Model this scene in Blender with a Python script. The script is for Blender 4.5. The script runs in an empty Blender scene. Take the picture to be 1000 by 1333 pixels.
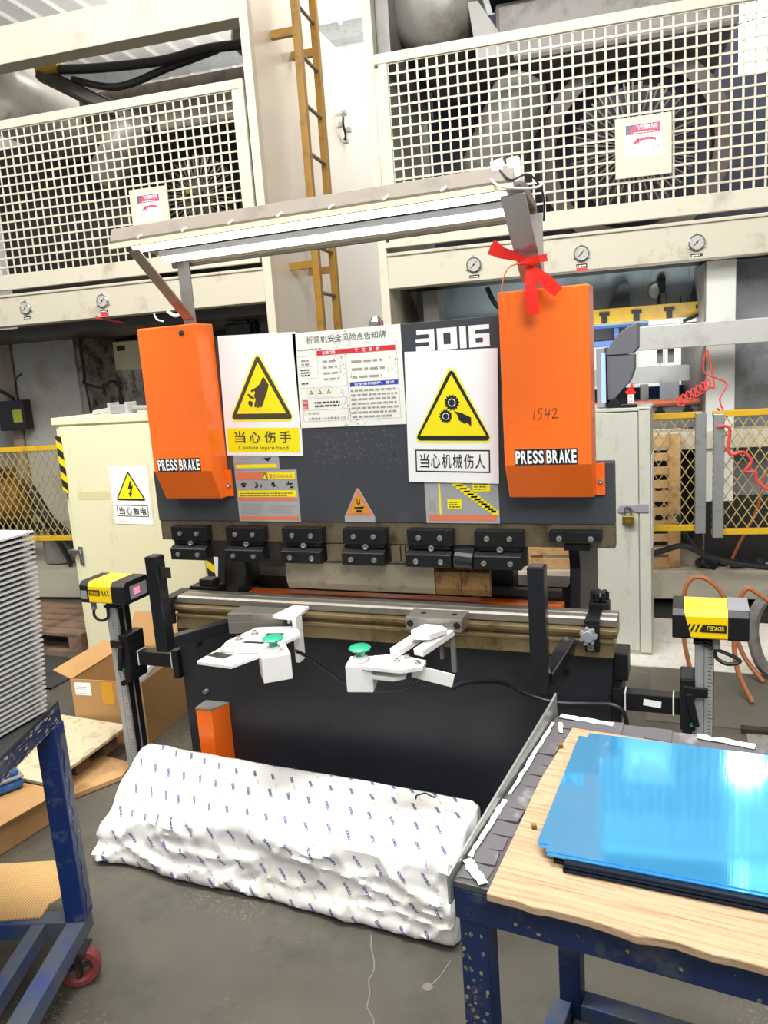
import bpy, math, random
from mathutils import Vector, Matrix, noise
random.seed(7)
S = bpy.context.scene
COL = S.collection
R = math.radians

# ------------------------------------------------------------------ camera, world, lights, exposure
cam_d = bpy.data.cameras.new('camera'); cam = bpy.data.objects.new('camera', cam_d); COL.objects.link(cam)
right = Vector((0.92958613, 0.3619331, -0.06981452))
down = Vector((0.00391268, -0.19908013, -0.9799754))
fwd = Vector((-0.36858422, 0.91069838, -0.18647826))
rot = Matrix((right, -down, -fwd)).transposed().to_4x4()
cam.matrix_world = Matrix.Translation((1.8104, -2.2868, 1.6084)) @ rot
cam_d.sensor_fit = 'VERTICAL'; cam_d.sensor_height = 36.0; cam_d.lens = 1015 / 1333 * 36.0
cam_d.clip_start = 0.05; cam_d.clip_end = 100
S.camera = cam

w = bpy.data.worlds.new('world'); S.world = w; w.use_nodes = True
w.node_tree.nodes['Background'].inputs[0].default_value = (0.93, 0.97, 1.0, 1)
w.node_tree.nodes['Background'].inputs[1].default_value = 0.42

def pw0(u, v, z):      # the frame of the two presses behind, turned 7 degrees
    a = R(7); return Vector((1.2011 + u * math.cos(a) - v * math.sin(a), 2.676 + u * math.sin(a) + v * math.cos(a), z))
def area_light(name, loc, target, sx, sy, power, col=(1, 1, 1)):
    d = bpy.data.lights.new(name, 'AREA'); d.shape = 'RECTANGLE'; d.size = sx; d.size_y = sy
    d.energy = power; d.color = col
    o = bpy.data.objects.new(name, d); COL.objects.link(o); o.location = loc
    o.rotation_euler = (Vector(target) - Vector(loc)).to_track_quat('-Z', 'Y').to_euler()
    return o
area_light('overhead_light_near', (0.7, -0.95, 4.9), (0.7, -0.35, 0.6), 2.4, 1.0, 235, (1, 0.98, 0.95))
area_light('overhead_light_front', (3.2, -3.6, 5.0), (1.2, 2.5, 1.6), 2.5, 2.0, 215, (1, 0.98, 0.95))
area_light('overhead_light_left', (-2.6, -1.2, 5.2), (-1.6, 2.4, 1.4), 2.0, 1.5, 150, (1, 0.96, 0.9))
area_light('aisle_light', (-0.62, 4.2, 5.2), (-1.15, 3.7, 1.5), 0.5, 0.9, 60, (1, 0.97, 0.94))
area_light('ceiling_fill_left', pw0(-3.2, 3.0, 3.95), pw0(-3.2, 3.4, 6), 2.0, 0.6, 60)  # added fill aimed up at the ceiling; no lamp stands there
area_light('ceiling_fill_aisle', pw0(-1.62, 3.6, 4.45), pw0(-1.62, 3.7, 6), 0.5, 1.0, 25)  # second added fill, lifts the ceiling above the aisle
area_light('die_space_light', pw0(0.1, 0.22, 1.62), pw0(0.15, 0.62, 1.95), 1.3, 0.08, 6, (0.93, 0.97, 1))
area_light('back_wall_fill', (2.4, 4.6, 5.0), (2.6, 7.6, 1.2), 2.5, 1.0, 300, (0.9, 0.95, 1))  # added fill that whitens the back wall, no known fixture

S.view_settings.view_transform = 'Standard'; S.view_settings.look = 'None'
S.view_settings.gamma = 1.0; S.view_settings.use_curve_mapping = False
S.view_settings.exposure = 0.22

# ------------------------------------------------------------------ materials
def lin(h):
    h = h.lstrip('#'); out = []
    for i in (0, 2, 4):
        c = int(h[i:i+2], 16) / 255
        out.append(c / 12.92 if c <= 0.04045 else ((c + 0.055) / 1.055) ** 2.4)
    return (out[0], out[1], out[2], 1)

MATS = {}
def mat(name, col, rough=0.5, metal=0.0, dirt=None, amount=0.5, scale=6.0, streak=1.0, thr=0.52, bump=0.0, bscale=60.0,
        col2=None, coat=0.0, emit=0.0):
    if name in MATS: return MATS[name]
    m = bpy.data.materials.new(name); MATS[name] = m; m.use_nodes = True
    nt = m.node_tree; N = nt.nodes; L = nt.links; b = N['Principled BSDF']
    b.inputs['Base Color'].default_value = lin(col); b.inputs['Roughness'].default_value = rough
    b.inputs['Metallic'].default_value = metal; b.inputs['Coat Weight'].default_value = coat
    if emit:
        b.inputs['Emission Color'].default_value = lin(col); b.inputs['Emission Strength'].default_value = emit
    if dirt or bump or col2:
        tc = N.new('ShaderNodeTexCoord'); mp = N.new('ShaderNodeMapping')
        mp.inputs['Scale'].default_value = streak if isinstance(streak, tuple) else (1, 1, streak)
        L.new(tc.outputs['Object'], mp.inputs['Vector'])
    src = None
    if col2:
        n0 = N.new('ShaderNodeTexNoise'); n0.inputs['Scale'].default_value = scale * 0.4; n0.inputs['Detail'].default_value = 3
        L.new(mp.outputs['Vector'], n0.inputs['Vector'])
        mx = N.new('ShaderNodeMix'); mx.data_type = 'RGBA'
        mx.inputs['A'].default_value = lin(col); mx.inputs['B'].default_value = lin(col2)
        L.new(n0.outputs['Fac'], mx.inputs['Factor']); src = mx.outputs['Result']
        L.new(src, b.inputs['Base Color'])
    if dirt:
        n1 = N.new('ShaderNodeTexNoise'); n1.inputs['Scale'].default_value = scale; n1.inputs['Detail'].default_value = 8
        n1.inputs['Roughness'].default_value = 0.68
        L.new(mp.outputs['Vector'], n1.inputs['Vector'])
        rp = N.new('ShaderNodeValToRGB'); rp.color_ramp.elements[0].position = thr; rp.color_ramp.elements[1].position = min(1, thr + 0.17)
        rp.color_ramp.elements[0].color = (0, 0, 0, 1); rp.color_ramp.elements[1].color = (amount, amount, amount, 1)
        L.new(n1.outputs['Fac'], rp.inputs['Fac'])
        mx = N.new('ShaderNodeMix'); mx.data_type = 'RGBA'
        mx.inputs['A'].default_value = lin(col); mx.inputs['B'].default_value = lin(dirt)
        if src: L.new(src, mx.inputs['A'])
        L.new(rp.outputs['Color'], mx.inputs['Factor']); L.new(mx.outputs['Result'], b.inputs['Base Color'])
    if bump:
        n2 = N.new('ShaderNodeTexNoise'); n2.inputs['Scale'].default_value = bscale; n2.inputs['Detail'].default_value = 5
        L.new(mp.outputs['Vector'], n2.inputs['Vector'])
        bp = N.new('ShaderNodeBump'); bp.inputs['Strength'].default_value = bump; bp.inputs['Distance'].default_value = 0.01
        L.new(n2.outputs['Fac'], bp.inputs['Height']); L.new(bp.outputs['Normal'], b.inputs['Normal'])
    return m

def wave_mat(name, c1, c2, rough, scale, axis='X', dist=1.5, dirt=None, bump=0.3, thr=(0.35, 0.65)):
    m = mat(name, c1, rough); nt = m.node_tree; N = nt.nodes; L = nt.links; b = N['Principled BSDF']
    tc = N.new('ShaderNodeTexCoord'); wv = N.new('ShaderNodeTexWave'); wv.bands_direction = axis
    wv.inputs['Scale'].default_value = scale; wv.inputs['Distortion'].default_value = dist; wv.inputs['Detail'].default_value = 3
    L.new(tc.outputs['Object'], wv.inputs['Vector'])
    rp = N.new('ShaderNodeValToRGB'); rp.color_ramp.elements[0].position = thr[0]; rp.color_ramp.elements[1].position = thr[1]
    rp.color_ramp.elements[0].color = lin(c1); rp.color_ramp.elements[1].color = lin(c2)
    L.new(wv.outputs['Fac'], rp.inputs['Fac']); out = rp.outputs['Color']
    if dirt:
        n1 = N.new('ShaderNodeTexNoise'); n1.inputs['Scale'].default_value = 7; n1.inputs['Detail'].default_value = 8
        L.new(tc.outputs['Object'], n1.inputs['Vector'])
        r2 = N.new('ShaderNodeValToRGB'); r2.color_ramp.elements[0].position = 0.5; r2.color_ramp.elements[1].position = 0.72
        L.new(n1.outputs['Fac'], r2.inputs['Fac'])
        mx = N.new('ShaderNodeMix'); mx.data_type = 'RGBA'; mx.inputs['B'].default_value = lin(dirt)
        L.new(r2.outputs['Color'], mx.inputs['Factor']); L.new(out, mx.inputs['A']); out = mx.outputs['Result']
    L.new(out, b.inputs['Base Color'])
    if bump:
        bp = N.new('ShaderNodeBump'); bp.inputs['Strength'].default_value = bump; bp.inputs['Distance'].default_value = 0.004
        L.new(wv.outputs['Fac'], bp.inputs['Height']); L.new(bp.outputs['Normal'], b.inputs['Normal'])
    return m

BEIGE = mat('press_paint', '#c8c1ae', 0.45, dirt='#7d6f5a', amount=0.5, scale=3.5, thr=0.56)
BEIGED = mat('press_paint_stained', '#c2bba8', 0.5, dirt='#6b5b42', amount=0.6, scale=5.0, thr=0.57)
SILVERP = mat('press_side_paint', '#d9d2c9', 0.30, metal=0.3, col2='#e2dbd2', scale=2)
CREAM = mat('cabinet_cream', '#e3ddb8', 0.45, dirt='#8f8660', amount=0.55, scale=5, thr=0.57, streak=0.5)
TOWER = mat('tower_grey', '#b9b9ac', 0.4, dirt='#7b7663', amount=0.6, scale=8, thr=0.54, streak=(1, 1, 0.5))
ORANGE = mat('orange_paint', '#f46c14', 0.34, dirt='#a33c06', amount=0.5, scale=14, thr=0.63, coat=0.2)
RAM = mat('ram_dark_paint', '#3f4247', 0.42, dirt='#6a675e', amount=0.35, scale=10, thr=0.6)
BED = mat('bed_dark_paint', '#24262c', 0.38, dirt='#3a3b3e', amount=0.4, scale=5, thr=0.55)
BLACK = mat('black_oxide_steel', '#17171a', 0.4, metal=0.2, dirt='#55504a', amount=0.5, scale=30, thr=0.6)
BLACKP = mat('black_plastic', '#141417', 0.4)
BLACKT = mat('black_tube_paint', '#15171c', 0.3, dirt='#2b3440', amount=0.5, scale=12, thr=0.58, coat=0.3)
RUST = mat('rusty_oily_steel', '#7d7058', 0.42, metal=0.55, dirt='#4a3522', amount=0.8, scale=14, thr=0.5)
STEEL = mat('bright_steel', '#98938a', 0.42, metal=0.7, dirt='#6e6454', amount=0.5, scale=12, thr=0.55)
BRASSY = mat('oily_yellow_steel', '#9c8a66', 0.38, metal=0.7, dirt='#5b4722', amount=0.7, scale=8, thr=0.5)
PUNCH = mat('punch_steel', '#a09580', 0.45, metal=0.45, dirt='#64543c', amount=0.6, scale=20, thr=0.53)
RUSTY = mat('rusty_punch', '#8c6a3c', 0.55, metal=0.2, dirt='#4c2410', amount=0.9, scale=26, thr=0.48)
BOLT = mat('bolt_steel', '#b0aca2', 0.3, metal=0.8)
WHITEP = mat('white_enamel', '#ecebe8', 0.35, dirt='#9d988c', amount=0.5, scale=22, thr=0.58)
WHITE = mat('sign_white', '#f6f6f4', 0.35)
SOILED = mat('notice_white', '#f3f2e8', 0.4, dirt='#8d8a5a', amount=0.6, scale=34, thr=0.6)
YEL = mat('sign_yellow', '#f8e713', 0.4)
YELL = mat('sign_yellow_halo', '#f4f25a', 0.4)
INK = mat('ink_black', '#222120', 0.5)
INKB = mat('ink_brown', '#4a4130', 0.5)
INKG = mat('ink_grey', '#a09e97', 0.6)
RED = mat('sign_red', '#d9303a', 0.45)
REDO = mat('sign_orange_red', '#e07a55', 0.45)
BLUEI = mat('sign_blue', '#2a3fae', 0.45)
STICK = mat('sticker_grey', '#a6a7a8', 0.45, dirt='#85837c', amount=0.4, scale=30, thr=0.55)
ROSE = mat('sign_rose', '#c9405c', 0.45)
SLATE = mat('sign_slate', '#55606c', 0.45)
LADDER = mat('ladder_yellow', '#98701c', 0.45, dirt='#6b4d16', amount=0.7, scale=12, thr=0.52)
FENCEY = mat('fence_yellow', '#d3a81a', 0.45, dirt='#7f6420', amount=0.6, scale=14, thr=0.53)
WIREM = mat('fence_wire', '#b9a56a', 0.5, metal=0.3)
GALV = mat('galvanised', '#a7a9a8', 0.35, metal=0.6, dirt='#6f6f6b', amount=0.5, scale=16)
ALU = mat('aluminium', '#c4c5c4', 0.35, metal=0.45)
ALUS = mat('dull_silver_beam', '#c2c2bd', 0.4, metal=0.4, dirt='#8a867c', amount=0.5, scale=6)
CURY = mat('sensor_yellow', '#f2cf05', 0.32, coat=0.3)
GREYP = mat('grey_plastic', '#8b8d93', 0.4)
PEND = mat('pendant_grey', '#5f6166', 0.45)
GREENB = mat('button_green', '#23a377', 0.3, coat=0.3)
CABLE = mat('cable_black', '#1b1b1e', 0.45)
WOODP = mat('pallet_wood', '#c79d6b', 0.7, dirt='#6d4b2c', amount=0.7, scale=7, thr=0.5, bump=0.2)
WOODD = mat('old_pallet_wood', '#7d6450', 0.75, dirt='#3c2d22', amount=0.7, scale=7, thr=0.5, bump=0.2)
CARD = mat('cardboard', '#b48a58', 0.75, dirt='#8f6a3f', amount=0.4, scale=4, thr=0.55)
OILY = mat('oily_dark', '#2c2823', 0.4, dirt='#4d463b', amount=0.6, scale=6)
DARKB = mat('dark_interior', '#1c1a18', 0.6, dirt='#120f0d', amount=0.8, scale=3, thr=0.48)  # press-interior shade put into the colour; the scrap heap wears it too
DARKN = mat('dark_blue_interior', '#2a2d40', 0.5, dirt='#1b1c26', amount=0.6, scale=2.5, thr=0.5)  # interior shade and bluish lens haze put into the colour
TANKW = mat('tank_grey', '#85827b', 0.35, dirt='#5a5447', amount=0.6, scale=5)
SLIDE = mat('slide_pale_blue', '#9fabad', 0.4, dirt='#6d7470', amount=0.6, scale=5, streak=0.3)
BLUEF = mat('machine_blue', '#24508c', 0.45, dirt='#18304f', amount=0.5, scale=6)
CARTB = mat('cart_blue', '#10306e', 0.42, dirt='#6f7787', amount=0.7, scale=13, thr=0.55, col2='#0b2350')
CARTB2 = mat('cart_blue_worn', '#112c5c', 0.45, dirt='#5a5c58', amount=0.8, scale=12, thr=0.52, col2='#0c1e42')
CARTG = mat('cart_grimy', '#4d5461', 0.5, dirt='#1c3f86', amount=0.8, scale=6, thr=0.5)
RUBBER = mat('rubber_mat', '#333231', 0.7, dirt='#151515', amount=0.6, scale=5)
CASTER = mat('caster_red', '#7a3634', 0.5, dirt='#3d2a28', amount=0.6, scale=20)
REDR = mat('red_ribbon', '#f0281c', 0.4)
REDH = mat('red_hose', '#d8413c', 0.45)
COPH = mat('brown_hose', '#a2623a', 0.4)
GAUGEW = mat('gauge_face', '#b3b2aa', 0.3)
CHROME = mat('chrome', '#c2c2c2', 0.15, metal=1)
PADL = mat('padlock_brass', '#9c8138', 0.35, metal=0.8)
BULK = mat('grey_bulk', '#77756f', 0.55, dirt='#3d3a35', amount=0.6, scale=6)
ROOF = mat('roof_sheet', '#e6e3de', 0.4)
LED = mat('led_strip', '#ffffff', 0.4, emit=7.0)
LAMPM = mat('lamp_lens', '#f4f3ff', 0.4, emit=60.0)
TRAY = mat('tray_brown', '#7e7468', 0.5, dirt='#5a5048', amount=0.5, scale=12)
STRIP = mat('white_strip', '#e4e6dc', 0.4)
TAPEW = mat('torn_tape', '#5c5a5d', 0.5, dirt='#a9a7a8', amount=0.8, scale=9, thr=0.56)
GRIME = mat('grime_black', '#4a494b', 0.5, dirt='#77757a', amount=0.7, scale=14)
KRAFT = wave_mat('kraft_corrugated', '#b58c52', '#d4ad72', 0.75, 34, 'X', 0.6)
BOARDW = mat('board_wood', '#b89b7a', 0.78, dirt='#7c6046', amount=0.7, scale=2.6, thr=0.47, streak=(2.2, 60, 60), bump=0.15, bscale=8)
OSB = mat('strand_board', '#cdc0a0', 0.7, dirt='#96825a', amount=0.8, scale=24, thr=0.5, bump=0.3)
CREASED = mat('bag_film', '#f0efeb', 0.28, dirt='#cfc4a6', amount=0.6, scale=4.5, thr=0.54, coat=0.35)
SCREEN = mat('screen_lcd', '#8fa6dd', 0.3, emit=0.7)
DISP = mat('display_pink', '#ff7088', 0.3, emit=1.2)
ORTAPE = mat('amber_tape', '#d59a1e', 0.35)
BLUEK = mat('blue_case', '#1c5fa8', 0.35, dirt='#8b98a8', amount=0.6, scale=14)
BGWHITE = mat('far_white_panel', '#f4f6f6', 0.5)

def blue_film():
    m = mat('blue_film', '#58bcf8', 0.06, metal=0.68); nt = m.node_tree; N = nt.nodes; L = nt.links; b = N['Principled BSDF']
    tc = N.new('ShaderNodeTexCoord'); mp = N.new('ShaderNodeMapping'); mp.inputs['Scale'].default_value = (30, 0.6, 1)
    n = N.new('ShaderNodeTexNoise'); n.inputs['Scale'].default_value = 3; n.inputs['Detail'].default_value = 4
    L.new(tc.outputs['Object'], mp.inputs['Vector']); L.new(mp.outputs['Vector'], n.inputs['Vector'])
    bp = N.new('ShaderNodeBump'); bp.inputs['Strength'].default_value = 0.04; bp.inputs['Distance'].default_value = 0.002
    L.new(n.outputs['Fac'], bp.inputs['Height']); L.new(bp.outputs['Normal'], b.inputs['Normal'])
    return m
FILM = blue_film()
FILMD = mat('blue_film_edge', '#0d2138', 0.3, metal=0.4)

def floor_mat():
    m = mat('floor_concrete', '#62605a', 0.45); nt = m.node_tree; N = nt.nodes; L = nt.links; b = N['Principled BSDF']
    tc = N.new('ShaderNodeTexCoord')
    def noi(sc, det=6, ro=0.6):
        n = N.new('ShaderNodeTexNoise'); n.inputs['Scale'].default_value = sc; n.inputs['Detail'].default_value = det
        n.inputs['Roughness'].default_value = ro; L.new(tc.outputs['Object'], n.inputs['Vector']); return n
    def ramp(src, p0, p1, c0, c1):
        r = N.new('ShaderNodeValToRGB'); r.color_ramp.elements[0].position = p0; r.color_ramp.elements[1].position = p1
        r.color_ramp.elements[0].color = c0; r.color_ramp.elements[1].color = c1; L.new(src, r.inputs['Fac']); return r
    base = ramp(noi(1.3).outputs['Fac'], 0.3, 0.7, lin('#4a4740'), lin('#625e54'))
    W = (1, 1, 1, 1); K = (0, 0, 0, 1)
    f1 = ramp(noi(5, 8, 0.7).outputs['Fac'], 0.5, 0.75, K, (0.5, 0.5, 0.5, 1))
    m1 = N.new('ShaderNodeMix'); m1.data_type = 'RGBA'; m1.inputs['B'].default_value = lin('#2b2a28')
    L.new(f1.outputs['Color'], m1.inputs['Factor']); L.new(base.outputs['Color'], m1.inputs['A'])
    patch = ramp(noi(1.7, 3).outputs['Fac'], 0.48, 0.6, K, W)
    sp = ramp(noi(130, 2, 0.5).outputs['Fac'], 0.58, 0.66, K, W)
    mu = N.new('ShaderNodeMath'); mu.operation = 'MULTIPLY'
    L.new(patch.outputs['Color'], mu.inputs[0]); L.new(sp.outputs['Color'], mu.inputs[1])
    m2 = N.new('ShaderNodeMix'); m2.data_type = 'RGBA'; m2.inputs['B'].default_value = lin('#81785f')
    L.new(mu.outputs[0], m2.inputs['Factor']); L.new(m1.outputs['Result'], m2.inputs['A'])
    L.new(m2.outputs['Result'], b.inputs['Base Color'])
    rr = ramp(noi(2.5).outputs['Fac'], 0.3, 0.7, (0.28, 0.28, 0.28, 1), (0.6, 0.6, 0.6, 1)); L.new(rr.outputs['Color'], b.inputs['Roughness'])
    bp = N.new('ShaderNodeBump'); bp.inputs['Strength'].default_value = 0.15; bp.inputs['Distance'].default_value = 0.004
    L.new(noi(40).outputs['Fac'], bp.inputs['Height']); L.new(bp.outputs['Normal'], b.inputs['Normal'])
    return m
FLOORM = floor_mat()
TILE = mat('pale_tile', '#d8d4c9', 0.5, dirt='#a59f90', amount=0.6, scale=18)
PLATE = mat('floor_steel_plate', '#6f6a60', 0.45, metal=0.3, dirt='#4c5a4e', amount=0.6, scale=3, thr=0.52)
ROUGHC = mat('rough_concrete', '#8d8a80', 0.8, dirt='#5d5b55', amount=0.7, scale=30, bump=0.5, bscale=80)

# ------------------------------------------------------------------ mesh building
class MB:
    def __init__(s): s.v = []; s.f = []; s.m = []
    def add(s, vs, fs, m=0):
        b = len(s.v); s.v += [Vector(p) for p in vs]; s.f += [[b + i for i in f] for f in fs]; s.m += [m] * len(fs); return s
    def box(s, x0, x1, y0, y1, z0, z1, m=0):
        vs = [(x, y, z) for z in (z0, z1) for y in (y0, y1) for x in (x0, x1)]
        return s.add(vs, [(0, 2, 3, 1), (4, 5, 7, 6), (0, 1, 5, 4), (2, 6, 7, 3), (0, 4, 6, 2), (1, 3, 7, 5)], m)
    def obox(s, c, size, rx=0, ry=0, rz=0, m=0):
        M = Matrix.Translation(c) @ Matrix.Rotation(R(rz), 4, 'Z') @ Matrix.Rotation(R(ry), 4, 'Y') @ Matrix.Rotation(R(rx), 4, 'X')
        a, b, d = (k / 2 for k in size)
        vs = [M @ Vector((x, y, z)) for z in (-d, d) for y in (-b, b) for x in (-a, a)]
        return s.add(vs, [(0, 2, 3, 1), (4, 5, 7, 6), (0, 1, 5, 4), (2, 6, 7, 3), (0, 4, 6, 2), (1, 3, 7, 5)], m)
    def bar(s, p, q, wd, ht, m=0, up=(0, 0, 1)):
        p = Vector(p); q = Vector(q); d = (q - p).normalized(); u = Vector(up)
        if abs(d.dot(u)) > 0.99: u = Vector((0, 1, 0))
        a = d.cross(u).normalized(); b = a.cross(d)
        vs = [c + a * i * wd / 2 + b * j * ht / 2 for c in (p, q) for j in (-1, 1) for i in (-1, 1)]
        return s.add(vs, [(0, 1, 3, 2), (4, 6, 7, 5), (0, 4, 5, 1), (2, 3, 7, 6), (0, 2, 6, 4), (1, 5, 7, 3)], m)
    def cyl(s, p, q, r, r2=None, n=16, m=0, caps=True):
        p = Vector(p); q = Vector(q); r2 = r if r2 is None else r2
        d = (q - p).normalized(); a = d.orthogonal().normalized(); b = d.cross(a)
        cs = [a * math.cos(2 * math.pi * k / n) + b * math.sin(2 * math.pi * k / n) for k in range(n)]
        vs = [p + c * r for c in cs] + [q + c * r2 for c in cs]
        fs = [(k, (k + 1) % n, n + (k + 1) % n, n + k) for k in range(n)]
        if caps: fs += [tuple(range(n))[::-1], tuple(range(n, 2 * n))]
        return s.add(vs, fs, m)
    def lathe(s, c, axis, prof, n=20, m=0, ring=False):
        c = Vector(c); d = Vector(axis).normalized(); a = d.orthogonal().normalized(); b = d.cross(a); vs = []; fs = []
        for r, h in prof:
            vs += [c + d * h + (a * math.cos(2 * math.pi * k / n) + b * math.sin(2 * math.pi * k / n)) * max(r, 1e-4) for k in range(n)]
        for i in range(len(prof) - 1):
            fs += [(i * n + k, i * n + (k + 1) % n, (i + 1) * n + (k + 1) % n, (i + 1) * n + k) for k in range(n)]
        e = (len(prof) - 1) * n
        if ring: fs += [(e + k, e + (k + 1) % n, (k + 1) % n, k) for k in range(n)]
        else: fs += [tuple(range(n))[::-1], tuple(range(e, len(prof) * n))]
        return s.add(vs, fs, m)
    def tube(s, pts, r, n=8, m=0, sub=6):
        P = [Vector(p) for p in pts]
        if sub > 1 and len(P) > 2:
            Q = []
            for i in range(len(P) - 1):
                p0, p1, p2, p3 = P[max(i - 1, 0)], P[i], P[i + 1], P[min(i + 2, len(P) - 1)]
                for k in range(sub):
                    t = k / sub
                    Q.append(0.5 * ((2 * p1) + (p2 - p0) * t + (2 * p0 - 5 * p1 + 4 * p2 - p3) * t * t + (3 * p1 - p0 - 3 * p2 + p3) * t ** 3))
            P = Q + [P[-1]]
        vs = []; fs = []; a = None
        for i, p in enumerate(P):
            d = (P[min(i + 1, len(P) - 1)] - P[max(i - 1, 0)]).normalized()
            a = d.orthogonal().normalized() if a is None else (a - d * a.dot(d)).normalized()
            b = d.cross(a)
            vs += [p + (a * math.cos(2 * math.pi * k / n) + b * math.sin(2 * math.pi * k / n)) * r for k in range(n)]
        for i in range(len(P) - 1):
            fs += [(i * n + k, i * n + (k + 1) % n, (i + 1) * n + (k + 1) % n, (i + 1) * n + k) for k in range(n)]
        fs += [tuple(range(n))[::-1], tuple(range((len(P) - 1) * n, len(P) * n))]
        return s.add(vs, fs, m)
    def prism(s, poly, o, ax, ay, az, m=0):
        o = Vector(o); ax = Vector(ax); ay = Vector(ay); az = Vector(az); n = len(poly)
        vs = [o + ax * x + ay * y for x, y in poly] + [o + ax * x + ay * y + az for x, y in poly]
        fs = [tuple(range(n)), tuple(range(n, 2 * n))[::-1]] + [(k, (k + 1) % n, n + (k + 1) % n, n + k) for k in range(n)]
        return s.add(vs, fs, m)
    def face(s, vs, m=0): return s.add(vs, [tuple(range(len(vs)))], m)
    def tilt(s):
        for v in s.v: v.z -= (v.y + 0.15) * 0.13 + 0.002
        return s
    def build(s, name, mats, parent=None, bevel=0.0, smooth=False, kind=None, label=None):
        if not isinstance(mats, (list, tuple)): mats = [mats]
        lo = Vector([min(v[i] for v in s.v) for i in range(3)]); hi = Vector([max(v[i] for v in s.v) for i in range(3)])
        c = Vector(((lo.x + hi.x) / 2, (lo.y + hi.y) / 2, lo.z))
        me = bpy.data.meshes.new(name); me.from_pydata([v - c for v in s.v], [], s.f)
        for mm in mats: me.materials.append(mm)
        me.polygons.foreach_set('material_index', s.m)
        import bmesh
        bm = bmesh.new(); bm.from_mesh(me); bmesh.ops.recalc_face_normals(bm, faces=bm.faces); bm.to_mesh(me); bm.free()
        if smooth:
            me.polygons.foreach_set('use_smooth', [True] * len(me.polygons))
            if hasattr(me, 'set_sharp_from_angle'): me.set_sharp_from_angle(angle=R(40))
        return link(name, me, c, parent, bevel, kind, label)

ORG = {}
def link(name, me, c, parent=None, bevel=0.0, kind=None, label=None):
    o = bpy.data.objects.new(name, me); COL.objects.link(o)
    o.location = c - ORG[parent.name] if parent else c
    ORG[o.name] = Vector(c)
    if parent: o.parent = parent
    if bevel:
        b = o.modifiers.new('bevel', 'BEVEL'); b.width = bevel; b.segments = 2; b.limit_method = 'ANGLE'
    if kind: o['kind'] = kind
    if label: o['label'] = label
    return o
def tag(o, label, cat, group=None):
    o['label'] = label; o['category'] = cat
    if group: o['group'] = group
    return o
def thing(name, label, cat, loc=(0, 0, 0), rz=0, group=None, local=False):
    o = bpy.data.objects.new(name, None); COL.objects.link(o); o.empty_display_size = 0.1
    o.location = loc; o.rotation_euler.z = R(rz)
    ORG[o.name] = Vector((0, 0, 0)) if (rz or local) else Vector(loc)
    return tag(o, label, cat, group)
def copy_tree(o, parent=None):
    c = o.copy(); COL.objects.link(c)
    if parent: c.parent = parent
    ORG[c.name] = ORG[o.name]
    for ch in list(o.children): copy_tree(ch, c)
    return c

TCACHE = {}
def text_geo(s, bold=0.0):
    k = (s, bold)
    if k not in TCACHE:
        cu = bpy.data.curves.new('t', 'FONT'); cu.body = s; cu.size = 1; cu.resolution_u = 3; cu.offset = bold
        ob = bpy.data.objects.new('t', cu); COL.objects.link(ob); me = bpy.data.meshes.new_from_object(ob)
        vs = [(v.co.x, v.co.y) for v in me.vertices]; fs = [tuple(p.vertices) for p in me.polygons]
        bpy.data.objects.remove(ob); bpy.data.meshes.remove(me); bpy.data.curves.remove(cu)
        TCACHE[k] = (vs, fs)
    return TCACHE[k]

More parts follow.
